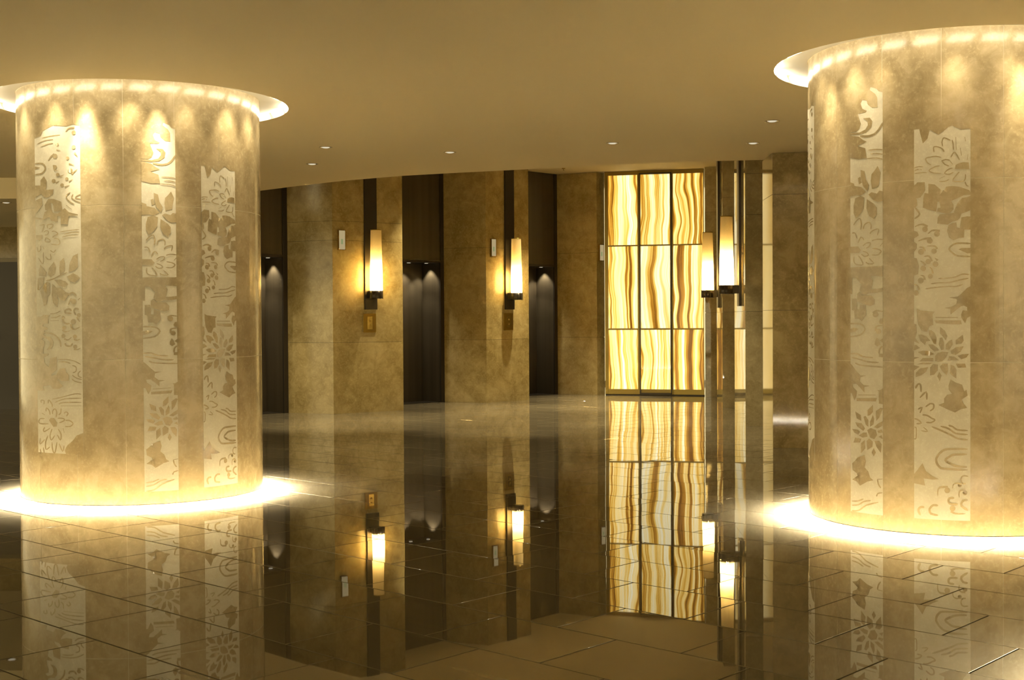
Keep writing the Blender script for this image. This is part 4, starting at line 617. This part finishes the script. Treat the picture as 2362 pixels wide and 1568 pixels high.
for bi, (p0, p1, z0, z1, ms) in enumerate(BANDS):
    g = 0.0
    v, f = flat_to_shell([[p0*1000, z0*1000, p1*1000, z0*1000, p1*1000, z1*1000, p0*1000, z1*1000]], 1.0011, (p0, p1, z0, z1))
    bm_me = mesh('etched_band', v, f, M['band'], True); lst = []
    for mi, m in enumerate(ms):
        r = flat_to_shell(m[1:], 1.0020+0.00017*(mi % 8), (p0+g, p1-g, z0, z1))
        if r: lst.append((m[0], mesh(m[0], r[0], r[1], M['column'], True)))
    motif_cache.append((bm_me, lst))
def column(idx, cx, cy, rot, label, detail, beams):
    t = empty('column', (cx, cy, 0), rot); tag(t, label, 'column', 'round stone columns of the lobby', 'thing')
    for z0, z1 in RINGS:
        for k in range(16):
            o = bpy.data.objects.new('stone_panel', panel_me[z0]); link(o, t); o.rotation_euler = (0, 0, SEAM+math.radians(22.5)*(k+0.5))
    lathe('core', [(0.0, 0.08), (0.972, 0.08), (0.972, 0.1)], M['steel'], t, 64)
    lathe('grout_core', [(0.9988, 0.04), (0.9988, CEIL+0.05)], M['pale_grout'], t, 256)
    lathe('base_trim', [(0.96, 0.06), (0.985, 0.03), (1.0015, 0.03), (1.0015, 0.036), (0.998, 0.036)], M['steel'], t, 96)
    lathe('plinth', [(0.89, 0.0), (0.89, 0.08)], M['steel'], t, 96)
    lathe('base_light', [(0.9, 0.032), (0.9, 0.046)], M['led'], t, 96)
    if detail:
        for bi, (bme, lst) in enumerate(motif_cache):
            b = link(bpy.data.objects.new('etched_band', bme), t)
            for nm, me in lst: link(bpy.data.objects.new(nm, me), b)
    cv = empty('column_cove', (cx, cy, CEIL), rot)
    tag(cv, ['lit ring recess in the ceiling around the left column', 'lit ring recess in the ceiling around the right column', 'lit ring recess around the near column'][idx], 'cove light', 'ring recesses round the columns')
    lathe('cove_cap', [(1.003, 0.052), (HOLE-0.0005, 0.052)], M['cap'], cv, 96)
    lathe('cove_ring', [(HOLE-0.001, 0.0005), (HOLE-0.001, 0.052)], M['cap'], cv, 96)
    nl = 24
    for k in range(nl):
        a = 2*PI*k/nl; da = 2*PI/nl*0.36; sk = 0.05
        v = []; q = 5
        for i in range(q+1):
            s = a-da+2*da*i/q; v += [(*wrap(HOLE-0.012, s, 0)[:2], 0.004), (*wrap(HOLE-0.012, s+sk, 0)[:2], 0.046)]
        obj('lamp', v, [(2*i, 2*i+2, 2*i+3, 2*i+1) for i in range(q)], M['lamp'], cv)
    for deg, e in beams:
        strong = e > 1.7
        a = math.radians(deg)
        ld = bpy.data.lights.new('cove_beam', 'SPOT'); ld.energy = e*BEAM_W; ld.color = WARM; ld.spot_size = math.radians(34 if strong else 60); ld.spot_blend = 1.0; ld.shadow_soft_size = 0.05
        lo_ = bpy.data.objects.new('cove_beam', ld); link(lo_, cv); x, y, _ = wrap(1.135, a, 0); lo_.location = (x, y, 0.035)
        d = Vector((-x*0.19, -y*0.19, -1)); lo_.rotation_euler = d.to_track_quat('-Z', 'Y').to_euler()
rg = random.Random(11)
def ring_beams(strong, k_=1.0, nb=18):
    out = []
    for k in range(nb):
        deg = -180+360/nb*k+rg.uniform(-4, 4); out.append((deg, k_*rg.uniform(0.4, 0.9)))
    return out+strong
D = math.degrees(1.302)
column(0, *COLUMNS[0], 1.302, 'left round limestone column with three etched floral bands and glowing base', True, ring_beams([(-8-D, 6.0), (23-D, 4.5)], 1.25))
column(1, *COLUMNS[1], 0.0, 'right round limestone column with etched floral bands and glowing base, nearest the camera', True, ring_beams([(-70, 1.8), (8, 2.6)], 0.8))
column(2, *COLUMNS[2], 0.4, 'round limestone column just outside the right edge, its base glow lighting the floor corner', False, ring_beams([], 2.0, 6))

# ------------------------------------------------------------------ pilasters
def face_panels(t, a, b, rows, mat, out, th=0.02, cols=1):
    """stone panels on the vertical face from plan point a to b; rows = heights of the joints; out = outward normal sign"""
    a = Vector(a); b = Vector(b); d = (b-a); L = d.length; d /= L; n = Vector((d.y, -d.x))*out; g = 0.002
    for i in range(len(rows)-1):
        for k in range(cols):
            s0 = L*k/cols+(g if k else 0.0); s1 = L*(k+1)/cols-(g if k < cols-1 else 0.0)
            P = [a+d*s0, a+d*s1, a+d*s1-n*th, a+d*s0-n*th]
            v, f = prism_vf([(p.x, p.y) for p in P], rows[i]+(g if i else 0.0), rows[i+1]-(g if i < len(rows)-2 else 0.0))
            o = obj('stone_panel', v, f, mat, t)
def pilaster(poly, faces, top, mat, label, group):
    """poly: plan outline; faces: list of (i, joint heights, columns) to clad"""
    cx = sum(p[0] for p in poly)/len(poly); cy = sum(p[1] for p in poly)/len(poly)
    t = empty('stone_pilaster', (cx, cy, 0)); tag(t, label, 'pilaster', group)
    P = [Vector((x-cx, y-cy)) for x, y in poly]
    area = sum(P[i].x*P[(i+1) % len(P)].y-P[(i+1) % len(P)].x*P[i].y for i in range(len(P)))
    sg = 1 if area > 0 else -1
    inset = []
    n = len(P)
    for i in range(n):
        d0 = (P[i]-P[i-1]).normalized(); d1 = (P[(i+1) % n]-P[i]).normalized()
        n0 = Vector((d0.y, -d0.x))*sg; n1 = Vector((d1.y, -d1.x))*sg; m = (n0+n1); m /= max(m.dot(n0), 0.3); inset.append(P[i]-m*0.018)
    prism('core', [(p.x, p.y) for p in inset], 0, top, M['bronze'], t)
    for i, rows, cols in faces: face_panels(t, P[i], P[(i+1) % n], rows, mat, sg, 0.02, cols)
    return t
def splay(r): return (r[0]-0.37, r[1]+0.749)
def back(p, k=0.55): return (p[0]+NN.x*k, p[1]+NN.y*k)
GL = 'limestone pilasters between the lifts'
TOP = LOBBY-0.003
H1 = [0, 1.108, 2.70, 3.0, TOP]; H2 = [0, 1.10, 2.705, TOP]
for l, c, r, hh, lab in ((l1, c1, r1, (H1, H1), 'limestone pilaster with a lit wall lamp, nearest the left column'), (l2, c2, r2, (H2, H2), 'limestone pilaster with a lit wall lamp, beside the middle and far lift')):
    poly = [l, c, r, splay(r), back(splay(r)), back(l)]
    pilaster(poly, [(0, hh[0], 1), (1, hh[1], 1), (2, [0, 2.7, TOP], 1), (3, [0, 2.45], 1)], TOP, M['pilaster'], lab, GL)
r3 = (1.775, 24.60)
pilaster([l3, c3, r3, (1.80, 25.4), (0.5, 25.4)], [(0, H2, 1), (1, H2, 1)], TOP, M['pilaster'], 'limestone pilaster between the farthest lift and the glowing onyx wall', GL)
GR = 'polished stone pilasters on the right of the lift hall'
RT = CEIL-0.003
HB = [0, 1.55, 2.85, 3.4, TOP]
def rpil(p0, p1, top, rows, lab, mat='grey'):
    dx = 1.55
    poly = [p1, p0, (p0[0]+dx, p0[1]-0.2), (p1[0]+dx, p1[1]+0.0)]
    return pilaster(poly, [(0, rows, 1), (1, rows, 1), (3, rows, 1)], top, M[mat], lab, GR)
rpil((2.934, 14.482), (2.972, 15.25), RT, [0, 1.55, 2.85, RT], 'unlit stone pilaster with its shade in the colour, reaching the main ceiling beside the right column', 'brown')
A0, A1 = (3.146, 17.35), (3.217, 18.60)
B0, B1 = (3.402, 20.80), (3.462, 21.75)
rpil(A0, A1, TOP, HB, 'polished stone pilaster with a wall lamp, second from the right column')
rpil(B0, B1, TOP, HB, 'polished stone pilaster with a wall lamp, nearer the onyx wall')
rpil((3.562, 23.74), (3.594, 23.95), TOP, HB, 'polished stone pilaster at the right end of the onyx wall')

# ------------------------------------------------------------------ lifts
def lift(l, label, W_=1.45, light=1.0):
    """l: plan point where the splayed pilaster right of the lift ends. Local frame: x along the row, y into the wall"""
    rz = math.atan2(U.y, U.x); t = empty('lift_entrance', (l[0], l[1], 0), rz); tag(t, label, 'elevator', 'lift entrances with dark bronze doors')
    Dp, Hh = 0.46, 2.45
    box('head_panel', -W_, -0.03, 0.0, 0.05, Hh+0.04, TOP, M['bronze_panel'], t)
    box('head_trim', -W_, -0.03, -0.012, 0.06, Hh, Hh+0.04, M['bronze'], t, 0.004)
    box('recess_ceiling', -W_, 0.0, 0.06, Dp+0.06, Hh, Hh+0.03, M['bronze'], t)
    o = prism('jamb', [(-0.085, 0.02), (-0.045, 0.02), (-0.045, Dp+0.1), (-0.085, Dp+0.1)], 0, Hh, M['bronze_panel'], t)
    o = prism('jamb', [(-W_, 0.02), (-W_+0.04, 0.02), (-W_+0.04, Dp+0.1), (-W_, Dp+0.1)], 0, Hh, M['bronze_panel'], t)
    box('frame_post', -0.085, -0.002, -0.015, 0.03, 0, TOP, M['bronze'], t, 0.004)
    box('frame_post', -W_-0.05, -W_+0.03, -0.015, 0.03, 0, TOP, M['bronze'], t, 0.004)
    mid = -(W_+0.085)/2
    for x0, x1 in ((-W_+0.04, mid-0.004), (mid+0.004, -0.085)): box('door_leaf', x0, x1, Dp, Dp+0.04, 0.004, Hh-0.002, M['bronze_panel'], t, 0.003)
    box('door_sill', -W_+0.04, -0.085, 0.03, Dp+0.03, 0.001, 0.006, M['steel'], t)
    for x, y, e in ((-0.19, 0.24, 1.0), (-0.55, 0.30, 0.9), (-0.95, 0.30, 0.7)):
        dl = lathe('recess_lamp', [(0.0, Hh-0.006), (0.028, Hh-0.006), (0.034, Hh-0.001)], M['lens'], t, 16); dl.location = (x, y, 0)
        ld = bpy.data.lights.new('recess_spot', 'SPOT'); ld.energy = 16.0*e*light; ld.color = (1.0, 0.88, 0.70); ld.spot_size = math.radians(88); ld.spot_blend = 0.5; ld.shadow_soft_size = 0.02
        lo_ = link(bpy.data.objects.new('recess_spot', ld), t); lo_.location = (x, y, Hh-0.02)
lift(l1, 'dark bronze lift doorway half hidden behind the left column')
lift(l2, 'dark bronze lift doorway between the two pilasters with wall lamps')
lift(l3, 'dark bronze lift doorway farthest back, beside the onyx wall', 1.2)
# unseen dark backing behind the lifts, put there to block light leaks
bk = [(-6.5, 18.6), (1.9, 27.3), (1.75, 27.4), (-6.65, 18.7)]
wall('wall_back', bk, LOBBY, M['bronze_panel'], 'unseen dark wall behind the lift doors, put in to block light leaks')

# ------------------------------------------------------------------ wall lamps, call plates, indicators
def sconce(base, out, label, power=1.0):
    """base: plan point on the stone face; out: outward unit normal. Local frame: x outwards"""
    t = empty('wall_lamp', (base[0], base[1], 0), math.atan2(out[1], out[0])); tag(t, label, 'wall lamp', 'tall parchment wall lamps on bronze bars')
    box('back_bar', 0.001, 0.035, -0.11, 0.11, 1.625, TOP, M['bronze'], t, 0.003)
    box('arm', 0.035, 0.205, -0.07, 0.07, 1.80, 1.915, M['bronze'], t, 0.004)
    lathe('cup', [(0.0, 1.795), (0.10, 1.795), (0.104, 1.80), (0.104, 1.915), (0.0, 1.915)], M['bronze'], t, 32).location = (0.19, 0, 0)
    for k in range(10):
        a = 2*PI*k/10; box('cup_rib', 0.19+0.104*math.cos(a)-0.004, 0.19+0.104*math.cos(a)+0.004, 0.104*math.sin(a)-0.004, 0.104*math.sin(a)+0.004, 1.79, 1.92, M['bronze'], t)
    sh = lathe('shade', [(0.101, 1.916), (0.099, 2.1), (0.092, 2.45), (0.084, 2.87)], M['shade'], t, 40); sh.location = (0.19, 0, 0)
    lathe('shade_rim', [(0.0835, 2.862), (0.0865, 2.862), (0.0865, 2.873), (0.0835, 2.873)], M['brass'], t, 40).location = (0.19, 0, 0)
    b = lathe('bulb', [(0.0, 1.93), (0.022, 1.935), (0.03, 1.98), (0.03, 2.24), (0.02, 2.28), (0.0, 2.29)], M['bulb'], t, 16); b.location = (0.19, 0, 0)
def face_point(a, b, s):
    d = Vector((b[0]-a[0], b[1]-a[1])).normalized(); return (a[0]+d.x*s, a[1]+d.y*s), (d.y, -d.x)
def plate(a, b, s, label):
    p, n = face_point(a, b, s); t = empty('call_plate', (p[0], p[1], 0), math.atan2(n[1], n[0])); tag(t, label, 'call plate', 'brass lift call plates')
    box('back_plate', 0.0005, 0.012, -0.115, 0.115, 1.26, 1.56, M['brass'], t, 0.003)
    box('button_strip', 0.012, 0.018, -0.045, 0.045, 1.31, 1.51, M['brass_light'], t, 0.002)
    for z in (1.37, 1.45):
        bt = lathe('button', [(0, 0.004), (0.016, 0.004), (0.018, 0)], M['brass'], t, 16); bt.location = (0.018, 0, z); bt.rotation_euler = (0, PI/2, 0)
def indicator(a, b, s, label):
    p, n = face_point(a, b, s); t = empty('lift_indicator', (p[0], p[1], 0), math.atan2(n[1], n[0])); tag(t, label, 'indicator', 'lit lift indicator lamps')
    for y0, y1, z0, z1 in ((-0.065, 0.065, 2.548, 2.558), (-0.065, 0.065, 2.852, 2.862), (-0.065, -0.055, 2.558, 2.852), (0.055, 0.065, 2.558, 2.852)):
        box('frame_bar', 0.0005, 0.034, y0, y1, z0, z1, M['brass'], t)
    box('lens', 0.001, 0.026, -0.055, 0.055, 2.558, 2.852, M['frost'], t)
    box('glow_window', 0.026, 0.028, -0.018, 0.018, 2.64, 2.72, M['green'], t)
p, n = face_point(c1, r1, 0.67); sconce(p, n, 'lit parchment wall lamp on the pilaster nearest the left column')
plate(c1, r1, 0.652, 'brass call plate below the wall lamp nearest the left column')
indicator(c1, r1, 0.156, 'small white lift indicator left of the wall lamp nearest the left column')
p, n = face_point(c2, r2, 0.56); sconce(p, n, 'lit parchment wall lamp on the middle pilaster between two lifts')
plate(c2, r2, 0.54, 'brass call plate below the wall lamp on the middle pilaster')
indicator(c2, r2, 0.166, 'small white lift indicator left of the wall lamp on the middle pilaster')
indicator(c3, r3, 0.11, 'small lift indicator at the left edge of the onyx wall')
p, n = face_point(A1, A0, 0.71); n = (-0.998, 0.057); sconce(p, n, 'larger lit wall lamp on the right side, in front of the onyx wall')
p, n = face_point(B1, B0, 0.455); n = (-0.998, 0.063); sconce(p, n, 'smaller lit wall lamp on the right side, overlapping the onyx wall')

# ------------------------------------------------------------------ onyx wall
o0 = Vector((1.79, 24.45)); od = Vector((1.76, -0.45)).normalized()
ox = empty('onyx_wall', (o0.x, o0.y, 0), math.atan2(od.y, od.x)); tag(ox, 'backlit striped golden onyx wall in a brass grid at the back', 'onyx wall', None, 'thing')
XS = [(0.045, 0.607), (0.665, 1.22), (1.277, 1.838)]; ZS = [(0.115, 1.235), (1.265, 2.812), (2.838, 4.155)]
TINT = [[0.0, 0.045, 0.02], [0.012, 0.0, -0.0], [0.07, 0.025, 0.035]]
for ci, (x0, x1) in enumerate(XS):
    for ri, (z0, z1) in enumerate(ZS):
        v, f = box_vf(-(x1-x0)/2, (x1-x0)/2, 0.02, 0.045, -(z1-z0)/2, (z1-z0)/2)
        o = obj('onyx_panel', v, f, M['onyx'], ox); o.location = ((x0+x1)/2, 0, (z0+z1)/2); o.color = (TINT[ci][ri], 0, 0, 1)
for x0, x1 in ((-0.02, 0.045), (0.607, 0.665), (1.22, 1.277), (1.838, 1.852)): box('mullion', x0, x1, -0.02, 0.06, 0.02, LOBBY-0.004, M['frame'], ox, 0.004)
for z0, z1 in ((0.02, 0.115), (1.235, 1.265), (2.812, 2.838), (4.155, LOBBY-0.004)):
    for x0, x1 in XS: box('transom', x0, x1, -0.008, 0.06, z0, z1, M['frame'], ox)
box('backing', -0.03, 1.85, 0.06, 0.12, 0, LOBBY-0.004, M['bronze'], ox)
# glass door leaf standing in front of the middle bay
gd = empty('glass_panel', (o0.x, o0.y, 0), math.atan2(od.y, od.x)); tag(gd, 'clear glass panel with thin dark rails before the middle of the onyx wall', 'glass panel')
box('pane', 0.655, 1.245, -0.052, -0.044, 0.05, 4.16, M['glass'], gd)
box('rail', 0.655, 1.245, -0.06, -0.036, 0.012, 0.05, M['bronze'], gd); box('rail', 0.655, 1.245, -0.06, -0.036, 4.16, 4.18, M['bronze'], gd)
for x in (0.645, 1.235): box('stile', x, x+0.02, -0.06, -0.036, 0.012, 4.18, M['bronze'], gd)

# ------------------------------------------------------------------ downlights
DL = [((-2.3, 13.9), 'round ceiling downlight just right of the left column, the nearer of a close pair'), ((-2.355, 15.282), 'round ceiling downlight just right of the left column, the farther of a close pair'), ((-0.674, 14.276), 'round ceiling downlight above the dark lift doorway in the middle'),
      ((1.072, 13.606), 'round ceiling downlight in front of the onyx wall'), ((2.565, 13.671), 'round ceiling downlight at the ceiling edge left of the shaded pilaster'), ((2.456, 12.129), 'round ceiling downlight close to the right column')]
DL[0] = ((-1.98, 13.80), DL[0][1])
def downlight(x, y, z, label, e):
    t = empty('downlight', (x, y, z)); tag(t, label, 'downlight', 'round ceiling downlights')
    lathe('trim_ring', [(0.058, -0.0005), (0.060, -0.004), (0.070, -0.003), (0.072, 0.0)], M['trim'], t, 32)
    lathe('reflector', [(0.063, -0.003), (0.046, -0.001), (0.046, -0.0006)], M['chrome'], t, 32)
    lathe('lens', [(0.0, -0.012), (0.03, -0.009), (0.046, -0.001)], M['lens'], t, 20)
    ld = bpy.data.lights.new('downlight_spot', 'SPOT'); ld.energy = e; ld.color = WARM; ld.spot_size = math.radians(80); ld.spot_blend = 0.9; ld.shadow_soft_size = 0.03
    link(bpy.data.objects.new('downlight_spot', ld), t).location = (0, 0, -0.006)
for (x, y), lab in DL: downlight(x, y, CEIL, lab, 150)
downlight(-6.70, 17.11, 3.05, 'round downlight in the low corridor ceiling at the left edge', 8)
sp = empty('sprinkler_head', (0.97, 23.8, LOBBY)); tag(sp, 'tiny sprinkler head on the lift hall ceiling', 'sprinkler')
lathe('rose', [(0.0, 0.0), (0.035, 0.0), (0.03, -0.012), (0.0, -0.014)], M['brass'], sp, 20); lathe('deflector', [(0.006, -0.012), (0.006, -0.04), (0.022, -0.042), (0.0, -0.045)], M['brass'], sp, 16)
# lift hall downlights: high ceiling, above the soffit's edge
for x, y, e in ((-3.2, 18.9, 210), (-1.1, 20.6, 260), (0.7, 22.3, 260), (2.2, 22.2, 230), (2.3, 19.2, 260), (2.3, 16.3, 260)):
    ld = bpy.data.lights.new('hall_spot', 'SPOT'); ld.energy = e; ld.color = WARM; ld.spot_size = math.radians(66); ld.spot_blend = 0.9; ld.shadow_soft_size = 0.04  # the two by the right pilasters are added to light their fronts
    link(bpy.data.objects.new('hall_spot', ld)).location = (x, y, LOBBY-0.02)
for x, y in ((-2.3, 18.0), (-0.7, 19.2), (0.4, 20.8), (1.7, 21.2), (1.4, 18.6), (-0.1, 17.2), (1.6, 23.3)):
    ld = bpy.data.lights.new('floor_fill_spot', 'SPOT'); ld.energy = 420; ld.color = WARM; ld.spot_size = math.radians(46); ld.spot_blend = 1.0; ld.shadow_soft_size = 0.04  # unseen lamps without fixtures, added to brighten the hall floor
    link(bpy.data.objects.new('floor_fill_spot', ld)).location = (x, y, LOBBY-0.02)
